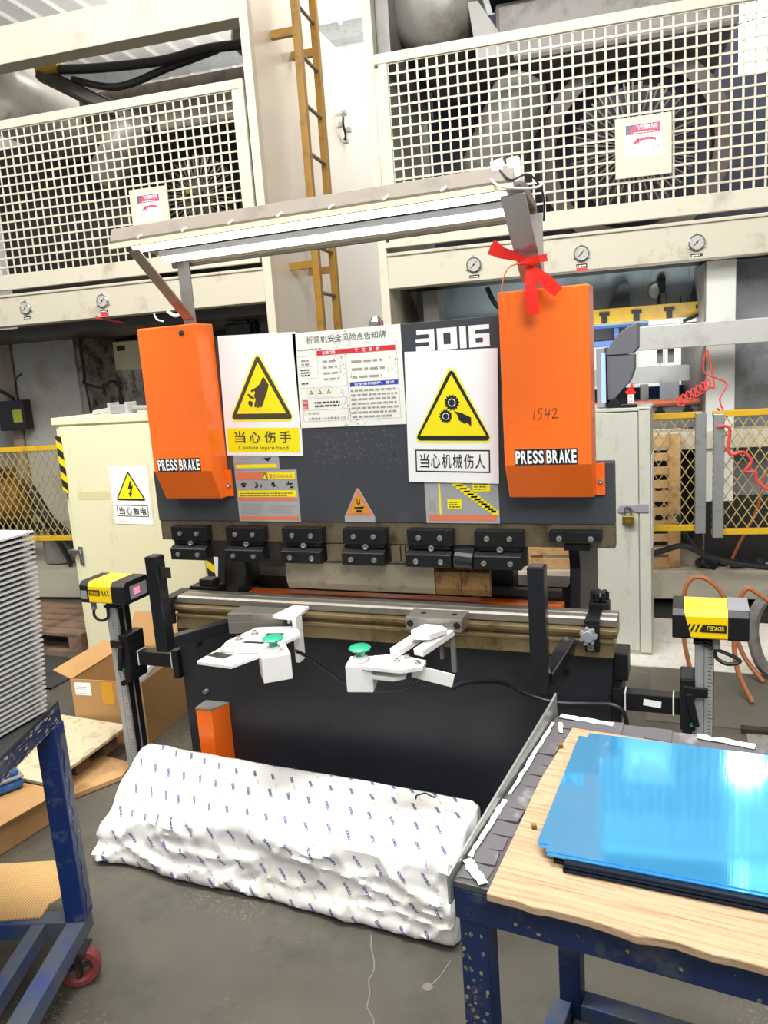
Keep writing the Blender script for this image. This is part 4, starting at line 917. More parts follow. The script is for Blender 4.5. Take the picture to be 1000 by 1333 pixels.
bars(TB, 'lower_rail', CARTG, (0.052, TW - 0.052, -TD + 0.004, -TD + 0.05, 0.12, 0.165), (0.07, TW - 0.052, -0.125, -0.078, 0.12, 0.165), (0.008, 0.05, -TD + 0.051, -0.125, 0.12, 0.165), (TW - 0.05, TW - 0.008, -TD + 0.051, -0.05, 0.12, 0.165))
bars(TB, 'lower_shelf', RUBBER, (0.05, TW - 0.05, -TD + 0.05, -0.125, 0.105, 0.125))
for x, y in ((0.03, -TD + 0.03), (0.045, -0.1), (TW - 0.03, -TD + 0.03), (TW - 0.03, -0.03)):
    MB().cyl((x, y - 0.012, 0.045), (x, y + 0.012, 0.045), 0.045, n=18).box(x - 0.008, x + 0.008, y - 0.02, y + 0.02, 0.07, 0.12).build('caster', CASTER, TB)
MB().box(0.0, TW, -TD, 0.0, 0.785, 0.797).build('top_plate', GRIME, TB, bevel=0.002, label='grimy black steel top plate')
MB().prism([(-TD - 0.01, 0.76), (0.012, 0.76), (0.012, 0.845), (-0.02, 0.84), (-TD - 0.01, 0.812)], (-0.006, 0, 0), (0, 1, 0), (0, 0, 1), (0.005, 0, 0)).build('edge_strip', GALV, TB, bevel=0.001, label='bright steel strip standing up along the end of the top')
pts = []
for k in range(41): pts.append((0.066 + (TW - 0.07) * k / 40, -TD - 0.026 + 0.012 * noise.noise(Vector((k * 0.5, 3, 1))) + 0.007 * noise.noise(Vector((k * 1.7, 9, 1)))))
pts += [(TW - 0.004, -0.075), (0.055, -0.075), (0.05, -0.30)]
MB().prism(pts, (0, 0, 0.797), (1, 0, 0), (0, 1, 0), (0, 0, 0.014)).build('wood_board', BOARDW, TB, bevel=0.002, label='worn pale wooden board with a ragged front edge')
mb = MB()
for k in range(14):
    y = -0.02 - k * 0.042; mb.prism([(0.002, y), (0.045 + 0.012 * random.random(), y - 0.004), (0.046 + 0.01 * random.random(), y - 0.04), (0.002, y - 0.045)], (0, 0, 0.797), (1, 0, 0), (0, 1, 0), (0, 0, 0.002 + 0.003 * random.random()))
mb.build('torn_tape', TAPEW, TB)
mb = MB()
for k in range(20):
    x = 0.05 + k * 0.05; mb.prism([(x, -0.006), (x, -0.05 - 0.02 * random.random()), (x + 0.055, -0.05 - 0.02 * random.random()), (x + 0.05, -0.003)], (0, 0, 0.797), (1, 0, 0), (0, 1, 0), (0, 0, 0.002 + 0.004 * random.random()))
mb.build('torn_tape', TAPEW, TB)
def torn(p, q, w0, w1, n=12):      # a torn strip of white tape lying between two points
    p = Vector((p[0], p[1], 0)); q = Vector((q[0], q[1], 0)); d = (q - p).normalized(); s_ = Vector((-d.y, d.x, 0)); A = []; B = []
    for k in range(n + 1):
        c = p.lerp(q, k / n); A.append(c + s_ * random.uniform(w0, w1) / 2); B.append(c - s_ * random.uniform(w0, w1) / 2)
    MB().prism([(v.x, v.y) for v in A + B[::-1]], (0, 0, 0.8022), (1, 0, 0), (0, 1, 0), (0, 0, 0.0012)).build('torn_tape', STRIP, TB, label='torn white tape remnant')
torn((0.006, -0.05), (0.008, -0.36), 0.004, 0.012); torn((0.006, -0.38), (0.006, -0.56), 0.006, 0.014); torn((0.004, -0.57), (0.05, -0.617), 0.012, 0.022, 6)
torn((0.012, -0.012), (0.13, -0.018), 0.012, 0.022, 8); torn((0.30, -0.012), (0.41, -0.022), 0.010, 0.026, 8); torn((0.02, -0.045), (0.035, -0.09), 0.006, 0.014, 5); torn((0.5, -0.02), (0.9, -0.02), 0.006, 0.02)
f = Flat((0, -TD - 0.0002, 0), (1, 0, 0), (0, 0, 1))
PCH = [mat('paint_chip', '#8f8758', 0.6), mat('paint_chip_grey', '#6d6c66', 0.6)]
def chip(f, x, z, r_):
    f.poly([(x + r_ * random.uniform(0.4, 1) * math.cos(a), z + r_ * random.uniform(0.5, 1.2) * math.sin(a)) for a in [k * math.pi / 3 for k in range(6)]], random.choice(PCH), 1)
for k in range(34): chip(f, random.uniform(0.05, TW), random.uniform(0.736, 0.78), random.uniform(0.001, 0.005))
f.build('paint_chips', TB)['kind'] = 'stuff'
f = Flat((0, -TD + 0.0038, 0), (1, 0, 0), (0, 0, 1))
for k in range(110):
    z = random.uniform(0.2, 0.71); chip(f, random.choice((0.012, 0.022, 0.04)) + random.uniform(-0.005, 0.008), z, random.uniform(0.001, 0.0055))
f.build('paint_chips', TB)['kind'] = 'stuff'
for k, (x, y) in enumerate(((0.085, -0.46), (0.055, -0.17))):
    MB().obox((0, 0, 0), (0.008, 0.008, 0.008), rz=30).build('debris', RUSTY, TB).location = (x, y, 0.811)
sheet0 = None
def sheet_mesh():
    nt_ = 0.018; x0, x1, y0, y1 = 0, 0.93, -0.415, 0
    return [(x0, y0 + nt_), (x0 + nt_, y0 + nt_), (x0 + nt_, y0), (x1, y0), (x1, y1), (x0 + nt_, y1), (x0 + nt_, y1 - nt_), (x0, y1 - nt_)]
n_s = 11
for k in range(n_s):
    last = k == n_s - 1
    off = (0.034, -0.016) if not last else (0, 0)
    if k == n_s - 2: off = (0.004, -0.006)
    p = Vector((0.086 + off[0] + random.uniform(-0.002, 0.002), -0.128 + off[1] + random.uniform(-0.002, 0.002), 0.8115 + k * 0.0019))
    a = R(-6); wp = Vector((1.523 + p.x * math.cos(a) - p.y * math.sin(a), -0.62 + p.x * math.sin(a) + p.y * math.cos(a), p.z))
    if sheet0 is None:
        bev = MB().prism(sheet_mesh(), (0, 0, 0), (1, 0, 0), (0, 1, 0), (0, 0, 0.0016))
        sheet0 = bev.build('metal_sheet', FILMD, None); o = sheet0
        o.data.transform(Matrix.Translation(ORG[o.name]))
    elif last or k == n_s - 2:
        o = bpy.data.objects.new('metal_sheet', o_top) if k == n_s - 1 else None
        if o is None:
            o_top = sheet0.data.copy(); o_top.materials.clear(); o_top.materials.append(FILM); o = bpy.data.objects.new('metal_sheet', o_top)
        COL.objects.link(o)
    else:
        o = sheet0.copy(); COL.objects.link(o)
    o.location = wp; o.rotation_euler.z = R(-6 + (3.6 if k >= n_s - 2 else 3.2) + random.uniform(-0.2, 0.2))
    if last: tag(o, 'topmost blue film covered metal sheet on the wooden cart top, reflecting the machine', 'metal sheet', 'film covered sheets on the work cart')
    elif k == n_s - 2: tag(o, 'second blue film covered sheet, just proud of the top one at the near corner', 'metal sheet', 'film covered sheets on the work cart')
    else: tag(o, ordn(n_s - 1 - k) + ' sheet from the top in the neat pile on the wooden cart top', 'metal sheet', 'film covered sheets on the work cart')

# ------------------------------------------------------------------ left cart with its stack
LC = thing('work_cart', 'blue painted steel cart with chipped top rail and red casters at the left front', 'cart', (0.244, -0.811, 0), 20)
LW = 0.95; LD = 0.80
bars(LC, 'top_rail', CARTB2, (-0.05, 0.0, -LD, 0.0, 0.735, 0.785), (-LW, -0.05, -0.05, 0.0, 0.735, 0.785), (-LW, -0.05, -LD, -LD + 0.05, 0.735, 0.785), (-LW, -LW + 0.05, -LD + 0.05, -0.05, 0.735, 0.785))
bars(LC, 'leg', CARTB, (-0.053, 0.003, -0.053, 0.003, 0.165, 0.735), (-0.05, 0.0, -LD, -LD + 0.05, 0.165, 0.735), (-LW, -LW + 0.05, -0.05, 0.0, 0.165, 0.735), (-LW, -LW + 0.05, -LD, -LD + 0.05, 0.165, 0.735))
bars(LC, 'lower_rail', CARTG, (-0.05, 0.0, -LD, 0.0, 0.115, 0.165), (-LW, -0.05, -0.05, 0.0, 0.115, 0.165), (-LW, -0.05, -LD, -LD + 0.05, 0.115, 0.165), (-0.15, -0.11, -LD + 0.05, -0.05, 0.115, 0.163), (-LW, -LW + 0.05, -LD + 0.05, -0.05, 0.115, 0.165))
MB().box(-LW, 0.0, -LD, 0.0, 0.785, 0.793).build('top_mat', RUBBER, LC, bevel=0.001, label='black rubber mat on the cart top')
for x, y, rz in ((-0.015, -0.085, -70), (-LW + 0.05, -0.09, 0), (-LW + 0.05, -LD + 0.09, 0), (-0.03, -LD + 0.09, 20)):
    c = MB(); ax = Vector((math.sin(R(rz)), math.cos(R(rz)), 0)).cross(Vector((0, 0, 1)))
    ax = Vector((math.cos(R(rz)), math.sin(R(rz)), 0))
    w_ = c.lathe(Vector((x, y, 0.056)) - ax * 0.018, ax, [(0.03, 0.006), (0.036, 0.0), (0.05, 0.0), (0.056, 0.006), (0.056, 0.030), (0.05, 0.036), (0.036, 0.036), (0.03, 0.03)], 28, ring=True).lathe(Vector((x, y, 0.056)) - ax * 0.008, ax, [(0.008, 0), (0.012, 0.0), (0.012, 0.016), (0.008, 0.016)], 12, 1).bar(Vector((x, y, 0.024)), Vector((x, y, 0.088)), 0.01, 0.012, 1).bar(Vector((x, y, 0.056)) - ax.cross(Vector((0, 0, 1))) * 0.033, Vector((x, y, 0.056)) + ax.cross(Vector((0, 0, 1))) * 0.033, 0.012, 0.01, 1).build('caster_wheel', [CASTER, OILY], LC, smooth=True)
    MB().box(x - 0.03, x + 0.03, y - 0.03, y + 0.03, 0.108, 0.115).bar(Vector((x, y, 0.11)) + ax * 0.022, Vector((x, y, 0.045)) + ax * 0.022, 0.004, 0.03).bar(Vector((x, y, 0.11)) - ax * 0.022, Vector((x, y, 0.045)) - ax * 0.022, 0.004, 0.03).build('caster_fork', OILY, LC)
a20 = R(20)
kp = [(-0.50, 0.035), (-0.131, 0.022), (-0.085, 0.075), (-0.078, 0.10), (-0.15, 0.225), (-0.5, 0.22)]
MBk = MB().prism([(0.244 + x * math.cos(a20) - y * math.sin(a20), -0.811 + x * math.sin(a20) + y * math.cos(a20)) for x, y in [(-0.5, -0.048), (-0.131, -0.03)] + kp[1:]], (0, 0, 0.1655), (1, 0, 0), (0, 1, 0), (0, 0, 0.005))
tag(MBk.build('cardboard_sheet', KRAFT, None), 'torn corrugated cardboard sheet resting on the lower rail of the left cart', 'cardboard')
f = Flat((0.0004, -LD, 0.735), (0, 1, 0), (0, 0, 1)); LCH = [mat('chip_pale', '#a9a698', 0.6), mat('chip_pale', '#a9a698', 0.6), mat('chip_mid', '#5d6471', 0.6), mat('chip_rust', '#6b5636', 0.6)]
def scrape(f, x, z, lx, lz):
    n = 7; f.poly([(x + lx * random.uniform(0.5, 1) * math.cos(k * 2 * math.pi / n), z + lz * random.uniform(0.5, 1) * math.sin(k * 2 * math.pi / n)) for k in range(n)], random.choice(LCH), random.choice((1, 2)))
for k in range(300): scrape(f, random.uniform(0.01, LD - 0.01), random.choice((0.004, 0.046, 0.042, random.uniform(0.006, 0.044))) , random.uniform(0.003, 0.016), random.uniform(0.0015, 0.004))
f.build('paint_chips', LC)['kind'] = 'stuff'
f = Flat((0.0034, -0.05, 0.165), (0, 1, 0), (0, 0, 1)); e = [(0.012 + 0.012 * noise.noise(Vector((k * 0.4, 1, 5))) + 0.008 * (k % 3), 0.02 + k * 0.0275) for k in range(20)]
f.poly([(0.049, 0.02), (0.049, 0.54)] + e[::-1], mat('cart_worn_grey', '#4d5566', 0.5, dirt='#2a3550', amount=0.7, scale=14), 1)
for k in range(40): scrape(f, random.uniform(0.005, 0.048), random.uniform(0.02, 0.55), random.uniform(0.001, 0.004), random.uniform(0.003, 0.012))
f.build('paint_chips', LC)['kind'] = 'stuff'
# 38 folded aluminium panels
m_edge = mat('panel_edge', '#d9d9d6', 0.35, metal=0.3); m_gap = mat('panel_gap', '#17171a', 0.6)  # recessed flange coloured black so the gaps between panels look shaded
p0 = None
for k in range(38):
    z = 0.7935 + k * 0.0126; sh = 0.05 * (k / 37) ** 0.8 + random.uniform(-0.0012, 0.0012)
    if p0 is None:
        mb = MB().box(-0.62, 0.279, -0.62, 0, 0.0080, 0.0126, 0).box(-0.600, 0.259, -0.600, -0.020, 0.0, 0.0080, 1)
        mb.v = [v + Vector((0, -0.886, z)) for v in mb.v]
        p0 = mb.build('sheet_blank', [m_edge, m_gap], None); o = p0
        p0['base'] = 0; base = Vector(o.location); del p0['base']
    else:
        o = p0.copy(); COL.objects.link(o)
    o.location = (base.x + sh, base.y + random.uniform(-0.0012, 0.0012), z)
    if k == 37: tag(o, 'topmost light metal panel of the tall stack on the left cart', 'metal panel', 'folded metal panels stacked on the left cart')
    elif k == 0: tag(o, 'lowest metal panel of the stack, lying on the black rubber mat', 'metal panel', 'folded metal panels stacked on the left cart')
    else: tag(o, ordn(37 - k) + ' metal panel from the top of the tall stack on the left cart', 'metal panel', 'folded metal panels stacked on the left cart')

# ------------------------------------------------------------------ cardboard, board and case on the floor at the left
CB = thing('cardboard_box', 'open brown cardboard box with a paper label and amber tape beside the laser post', 'box', (-0.458, 0.317, 0), 6)
bw, bd, bh, tk = 0.37, 0.44, 0.30, 0.005
MB().box(-bw, 0, 0, tk, 0.001, bh).box(-bw, 0, bd - tk, bd, 0.001, bh).box(-bw, -bw + tk, tk, bd - tk, 0.001, bh).box(-tk, 0, tk, bd - tk, 0.001, bh).box(-bw + tk, -tk, tk, bd - tk, 0.001, 0.006).build('carton', CARD, CB)
MB().prism([(0, 0), (bd, 0), (bd - 0.03, 0.12), (0.03, 0.12)], (-bw + tk, 0, bh), (0, 1, 0), Vector((-0.96, 0, 0.22)).normalized(), (0.004, 0, 0.003)).build('flap', CARD, CB)
MB().prism([(-bw, 0), (0, 0), (-0.03, 0.17), (-bw + 0.03, 0.17)], (0, bd - tk, bh), (1, 0, 0), Vector((0, 0.45, 0.9)).normalized(), (0, 0.004, 0)).build('flap', CARD, CB)
MB().prism([(0, 0), (bd, 0), (bd - 0.03, 0.15), (0.03, 0.15)], (-0.002, 0, bh), (0, 1, 0), Vector((-0.25, 0, -0.95)).normalized(), (-0.004, 0, 0)).build('flap', CARD, CB)
f = Flat((-bw + 0.02, -0.0006, bh - 0.075)); f.rect(0, 0, 0.085, 0.062, WHITE, 1); f.lines(0.008, 0.008, 0.07, 0.05, 4, INKG, 2, 0.2); f.build('paper_label', CB)
f = Flat((-bw + 0.16, -0.0006, bh - 0.11)); f.rect(0, 0, 0.06, 0.105, ORTAPE, 1); f.build('tape_strip', CB)
tag(MB().obox((-0.60, 0.47, 0.20), (0.14, 0.18, 0.22), rz=20).obox((-0.56, 0.42, 0.25), (0.07, 0.12, 0.10), rx=12, rz=-10).build('plastic_bag', mat('pale_bag', '#c5ccd6', 0.4, dirt='#5f7397', amount=0.7, scale=12), None, bevel=0.02), 'pale blue-white plastic bag inside the open cardboard box', 'bag')
OB = thing('strand_board_pallet', 'pale strand board on wooden battens lying behind the left cart leg', 'pallet', (-0.8, 0.0, 0))
MB().prism([(-1.25, -0.20), (-0.49, -0.235), (-0.515, 0.262), (-1.2, 0.29)], (0, 0, 0.105), (1, 0, 0), (0, 1, 0), (0, 0, 0.014)).build('strand_board', OSB, OB, bevel=0.002)
for y in (-0.13, 0.02, 0.19): MB().box(-1.18, -0.56, y - 0.04, y + 0.04, 0.022, 0.105).build('batten', WOODD, OB)
MB().prism([(-0.62, -0.20), (-0.52, -0.24), (-0.37, 0.03), (-0.40, 0.13), (-0.62, 0.16)], (0, 0, 0.004), (1, 0, 0), (0, 1, 0), (0, 0, 0.018)).build('bottom_board', WOODP, OB)
FC = thing('flattened_carton', 'low crushed cardboard carton on the floor left of the cart leg', 'carton', (-0.7, -0.40, 0))
MB().prism([(-1.3, -0.56), (-0.46, -0.535), (-0.425, -0.26), (-1.3, -0.245)], (0, 0, 0.0), (1, 0, 0), (0, 1, 0), (0, 0, 0.108)).build('carton', CARD, FC, bevel=0.004)
MB().prism([(-1.3, -0.60), (-0.60, -0.555), (-0.455, -0.555), (-0.40, -0.25), (-1.3, -0.242)], (0, 0, 0.109), (1, 0, 0), (0, 1, 0), (0, 0, 0.005)).build('lid', CARD, FC, bevel=0.001)
BK = thing('storage_case', 'small blue plastic case with a grey band on the crushed carton', 'case', (-0.66, -0.33, 0.115))
MB().obox((-0.665, -0.335, 0.137), (0.20, 0.13, 0.042), rz=62).build('case_base', BLUEK, BK, bevel=0.014)
MB().obox((-0.665, -0.335, 0.164), (0.205, 0.135, 0.012), rz=62).build('case_band', GREYP, BK, bevel=0.005)
MB().obox((-0.665, -0.335, 0.182), (0.18, 0.11, 0.026), rz=62).build('case_lid', BLUEK, BK, bevel=0.011)

# ------------------------------------------------------------------ control cabinets
KC = thing('control_cabinet', 'tall cream electrical cabinet with a lever handle and hazard tape left of the press brake', 'cabinet', (-0.92, 1.2, 0))
MB().box(-1.395, -0.475, 1.0, 1.45, 0.0, 1.405).build('body', CREAM, KC, bevel=0.004)
MB().box(-1.41, -0.47, 0.985, 1.46, 1.405, 1.445).build('top_cap', CREAM, KC, bevel=0.005)
MB().box(-1.365, -0.53, 0.988, 1.0, 0.06, 1.395).build('door', CREAM, KC, bevel=0.003)
MB().box(-0.472, -0.415, 0.985, 1.44, 0.0, 1.40).build('corner_post', STRIP, KC, bevel=0.003)
def hazard(x0, x1, z0, z1, y, par):
    o = MB().box(x0, x1, y - 0.001, y, z0, z1).build('hazard_tape', CURY, par)
    f = Flat((x0, y - 0.001, z0)); wd = x1 - x0; h = z1 - z0; st = 0.085; k = 0.01
    while k < h - 0.005:
        a, b = k, min(k + 0.042, h); s_ = 0.03
        f.poly([(0, min(a + s_, h)), (wd, a), (wd, b), (0, min(b + s_, h))], INK, 1); k += st
    f.build('tape_stripes', o)
hazard(-1.395, -1.355, 1.035, 1.352, 0.9875, KC); hazard(-0.526, -0.478, 0.30, 1.0, 0.9985, KC)
h = MB().box(-1.345, -1.315, 0.978, 0.988, 0.632, 0.738).build('door_handle', CHROME, KC, bevel=0.006)
MB().box(-1.40, -1.32, 0.962, 0.978, 0.70, 0.722).box(-1.337, -1.323, 0.974, 0.979, 0.645, 0.69).build('handle_lever', CHROME, h, bevel=0.004)
for z in (1.03, 0.70): MB().cyl((-1.385, 0.99, z - 0.02), (-1.385, 0.99, z + 0.02), 0.01, n=10).build('hinge', GALV, KC)
MB().box(-1.30, -1.08, 0.9872, 0.988, 1.0, 1.045).build('tape_patch', mat('old_tape', '#d6cd9d', 0.3), KC)
SG = thing('warning_sign', 'white sign with a lightning bolt triangle on the cream cabinet door', 'sign', (-0.945, 0.985, 0.868))
O4 = Vector((-1.068, 0.9857, 0.868)); CW4 = Vector((math.cos(R(-1)), 0, math.sin(R(-1)))); CU4 = Vector((-CW4.z, 0, CW4.x))
board(SG, O4, CW4, CU4, 0.245, 0.31, 0.002, WHITE)
f = Flat(O4, CW4, CU4); f.tri(0.122, 0.128, 0.288, 0.196, INK, 1, 0.008); f.tri(0.122, 0.138, 0.272, 0.166, YEL, 2)
f.poly([(0.128, 0.232), (0.138, 0.234), (0.131, 0.205), (0.146, 0.208), (0.129, 0.168), (0.136, 0.168), (0.120, 0.146), (0.112, 0.170), (0.119, 0.169), (0.127, 0.192), (0.109, 0.188)], INK, 3); f.build('pictogram', SG)
f = Flat(O4, CW4, CU4); f.frame(0.022, 0.042, 0.225, 0.104, 0.004, INK, 1)
for k, ch in enumerate('当心触电'): f.text(ch, 0.036 + k * 0.046, 0.053, 0.036 + k * 0.046 + 0.038, 0.093, INK, 2, 0.015)
f.lines(0.03, 0.012, 0.1, 0.03, 1, INKG, 1, 0.15); f.build('lettering', SG)
VA = thing('valve_block', 'small grey pneumatic valve block lying on top of the cream cabinet', 'valve', (-1.02, 1.12, 1.445))
MB().box(-1.09, -0.98, 1.09, 1.15, 1.446, 1.492).build('valve_body', GREYP, VA, bevel=0.004)
for x in (-1.10, -0.985): MB().box(x, x + 0.016, 1.08, 1.16, 1.446, 1.505).build('end_plate', ALU, VA, bevel=0.003)
MB().cyl((-1.10, 1.12, 1.47), (-1.22, 1.11, 1.458), 0.012, n=10).build('rod', ALU, VA)
MB().cyl((-0.97, 1.12, 1.47), (-0.80, 1.15, 1.465), 0.014, n=10).build('rod', GREYP, VA)

TC = thing('control_cabinet', 'plain grey electrical cabinet with a padlocked hasp behind the right end of the machine', 'cabinet', (1.45, 1.95, 0))
MB().box(1.285, 1.61, 1.815, 2.12, 0.007, 1.29).build('body', TOWER, TC, bevel=0.003)
MB().box(1.29, 1.552, 1.803, 1.815, 0.03, 1.285).build('door', TOWER, TC, bevel=0.003)
MB().box(1.556, 1.612, 1.80, 1.815, 0.02, 1.30).build('door_edge', TOWER, TC, bevel=0.003)
MB().box(1.28, 1.615, 1.80, 2.125, 1.29, 1.307).build('top_cap', TOWER, TC, bevel=0.003)
MB().prism([(1.447, 0.785), (1.46, 0.808), (1.49, 0.815), (1.53, 0.812), (1.55, 0.818), (1.6, 0.818), (1.6, 0.776), (1.55, 0.776), (1.53, 0.782), (1.46, 0.772)], (0, 1.794, 0), (1, 0, 0), (0, 0, 1), (0, 0.006, 0)).build('hasp', GREYP, TC, bevel=0.001)
MB().box(1.6125, 1.616, 1.83, 2.05, 0.583, 1.06).build('side_notice', WHITE, TC, label='white notice on the cabinet side seen edge on')
PL = thing('padlock', 'brass padlock hanging from the hasp of the grey cabinet', 'padlock', (1.503, 1.785, 0.712))
MB().box(1.474, 1.532, 1.774, 1.792, 0.713, 0.762).build('lock_body', PADL, PL, bevel=0.005)
MB().tube([(1.486, 1.783, 0.76), (1.486, 1.783, 0.79), (1.495, 1.783, 0.805), (1.511, 1.783, 0.805), (1.52, 1.783, 0.79), (1.52, 1.783, 0.76)], 0.005, 8).build('shackle', CHROME, PL, smooth=True)
MB().box(1.49, 1.516, 1.7735, 1.774, 0.728, 0.742).build('stamp', mat('stamp', '#c7ae66', 0.3, metal=0.8), PL)
PD = thing('control_pendant', 'grey curved control pendant with an edge-on blue screen standing on the grey cabinet', 'control panel', (1.46, 1.92, 1.307))
MB().prism([(1.40, 1.585), (1.425, 1.63), (1.46, 1.672), (1.50, 1.70), (1.553, 1.722), (1.553, 1.60), (1.53, 1.575), (1.50, 1.57), (1.40, 1.57)], (0, 1.85, 0), (1, 0, 0), (0, 0, 1), (0, 0.16, 0)).build('pendant_head', PEND, PD, bevel=0.004)
MB().prism([(1.40, 1.569), (1.535, 1.569), (1.535, 1.50), (1.515, 1.44), (1.44, 1.352), (1.405, 1.345)], (0, 1.858, 0), (1, 0, 0), (0, 0, 1), (0, 0.145, 0)).build('pendant_body', PEND, PD, bevel=0.004)
MB().box(1.405, 1.50, 1.88, 1.98, 1.3075, 1.40).build('pendant_foot', BLACKP, PD, bevel=0.003)
MB().obox((1.378, 1.93, 1.46), (0.042, 0.17, 0.30), rz=-4).build('monitor_frame', GREYP, PD, bevel=0.004)
MB().obox((1.386, 1.843, 1.46), (0.022, 0.002, 0.25), rz=-4).build('screen', SCREEN, PD, label='lit pale blue screen')
tag(MB().box(1.47, 1.55, 1.808, 1.836, 1.3075, 1.325).prism([(1.40, 1.3075), (1.47, 1.3075), (1.465, 1.33), (1.44, 1.36), (1.42, 1.345)], (0, 1.82, 0), (1, 0, 0), (0, 0, 1), (0, 0.03, 0)).build('tool_holder_tray', BLACKP, None, bevel=0.003), 'small black tray on top of the grey cabinet beside the pendant', 'tray')
RT = thing('red_tag', 'red tag with a white label behind the pendant foot', 'tag', (1.52, 1.90, 1.307))
MB().box(1.502, 1.534, 1.84, 1.852, 1.3075, 1.375).build('tag_plate', GREYP, RT); f = Flat((1.504, 1.8396, 1.32)); f.rect(0, 0, 0.028, 0.05, WHITE, 1); f.lines(0.003, 0.005, 0.026, 0.045, 4, RED, 2, 0.5); f.build('tag_label', RT)
MB().prism([(1.49, 1.385), (1.51, 1.40), (1.525, 1.43), (1.53, 1.395), (1.545, 1.375), (1.50, 1.372)], (0, 1.838, 0), (1, 0, 0), (0, 0, 1), (0, 0.016, 0)).build('tag_cord', REDR, RT)

# ------------------------------------------------------------------ the two mechanical presses behind
def gauge(t, u, z, red):
    g = MB().lathe((u, -0.0005, z), (0, -1, 0), [(0.046, 0), (0.046, 0.012), (0.040, 0.016), (0.038, 0.012), (0, 0.012)], 24).build('gauge', CHROME, t, smooth=True)
    MB().lathe((u, -0.0128, z), (0, -1, 0), [(0.037, 0), (0.0, 0.0006)], 24).build('gauge_face', GAUGEW, g)
    f = Flat((u, -0.014, z)); f.poly([(-0.02, -0.016), (-0.016, -0.02), (0.02, 0.018), (0.018, 0.02)], INK, 1); f.disc(0, 0, 0.006, INK, 2, 10)
    for k in range(9):
        a = R(-45 + k * 33.75); f.poly([(0.026 * math.cos(a + .05), 0.026 * math.sin(a + .05)), (0.034 * math.cos(a), 0.034 * math.sin(a)), (0.026 * math.cos(a - .05), 0.026 * math.sin(a - .05))], INK, 1)
    f.build('gauge_dial', g)
    f = Flat((u - 0.032, -0.0006, z - 0.085)); f.rect(0, 0.008, 0.064, 0.026, INK, 1); f.lines(0.006, 0.012, 0.06, 0.024, 1, WHITE, 2, 0.5)
    if red: f.rect(0, -0.016, 0.064, 0.004, RED, 1)
    f.build('gauge_label', t)
    for a in range(3): MB().cyl((u + 0.052 * math.cos(R(90 + 120 * a)), 0, z + 0.052 * math.sin(R(90 + 120 * a))), (u + 0.052 * math.cos(R(90 + 120 * a)), -0.006, z + 0.052 * math.sin(R(90 + 120 * a))), 0.006, n=8).build('gauge_screw', BOLT, g)
def mesh_guard(t, u0, u1, z0, z1, ui0, ui1, zi0, zi1):
    MB().box(u0, u1, -0.035, 0.0, z1 - (z1 - zi1), z1).box(u0, u1, -0.035, 0.0, z0, zi0).box(u0, ui0, -0.035, 0.0, zi0, zi1).box(ui1, u1, -0.035, 0.0, zi0, zi1).build('guard_frame', BEIGE, t, bevel=0.004)
    mb = MB(); u = ui1 if ui1 < 0 else ui0; n = 0
    us = []
    if ui1 < 0:
        k = ui1
        while k > ui0: us.append(k); k -= 0.06
    else:
        k = ui0
        while k < ui1: us.append(k); k += 0.06
    for k in us: mb.box(k - 0.006, k + 0.006, -0.02, -0.016, zi0 - 0.005, zi1 + 0.005)
    k = zi1
    while k > zi0: mb.box(ui0 - 0.005, ui1 + 0.005, -0.024, -0.020, k - 0.006, k + 0.006); k -= 0.06
    mb.build('guard_mesh', BEIGE, t, kind='stuff')
def sign_plate(t, u0, u1, z0, z1, su0, su1, sz0, sz1):
    o = MB().box(u0, u1, -0.05, -0.037, z0, z1).build('sign_plate', BEIGE, t, bevel=0.002)
    f = Flat((su0, -0.0503, sz0)); wd = su1 - su0; h = sz1 - sz0
    f.rect(0, 0, wd, h, WHITE, 1); f.rect(0.006, h * 0.68, wd - 0.006, h - 0.006, ROSE, 2); f.poly([(0.006, h * 0.68), (0.02, h * 0.68), (wd * 0.25, h - 0.006), (0.006, h - 0.006)], SLATE, 3)
    f.text('飞轮旋转方向', wd * 0.32, h * 0.80, wd * 0.88, h * 0.94, WHITE, 4, 0.015); f.lines(wd * 0.25, h * 0.71, wd * 0.95, h * 0.78, 1, WHITE, 4, 0.4)
    arc = [(wd * (0.85 - 0.5 * k / 8), h * (0.50 + 0.075 * math.sin(math.pi * k / 8 * 0.8 + 0.3))) for k in range(9)]
    low = [(x, y - h * 0.085) for x, y in arc[::-1]]
    f.poly(arc + low, ROSE, 2); f.poly([(wd * 0.38, h * 0.60), (wd * 0.40, h * 0.42), (wd * 0.17, h * 0.38)], ROSE, 2)
    f.text('飞轮旋转方向', wd * 0.09, h * 0.2, wd * 0.46, h * 0.29, INK, 2); f.lines(wd * 0.15, h * 0.12, wd * 0.4, h * 0.17, 1, INKG, 2, 0.4)
    f.text('机 床', wd * 0.75, h * 0.23, wd * 0.95, h * 0.31, INK, 2); f.build('sticker', o)
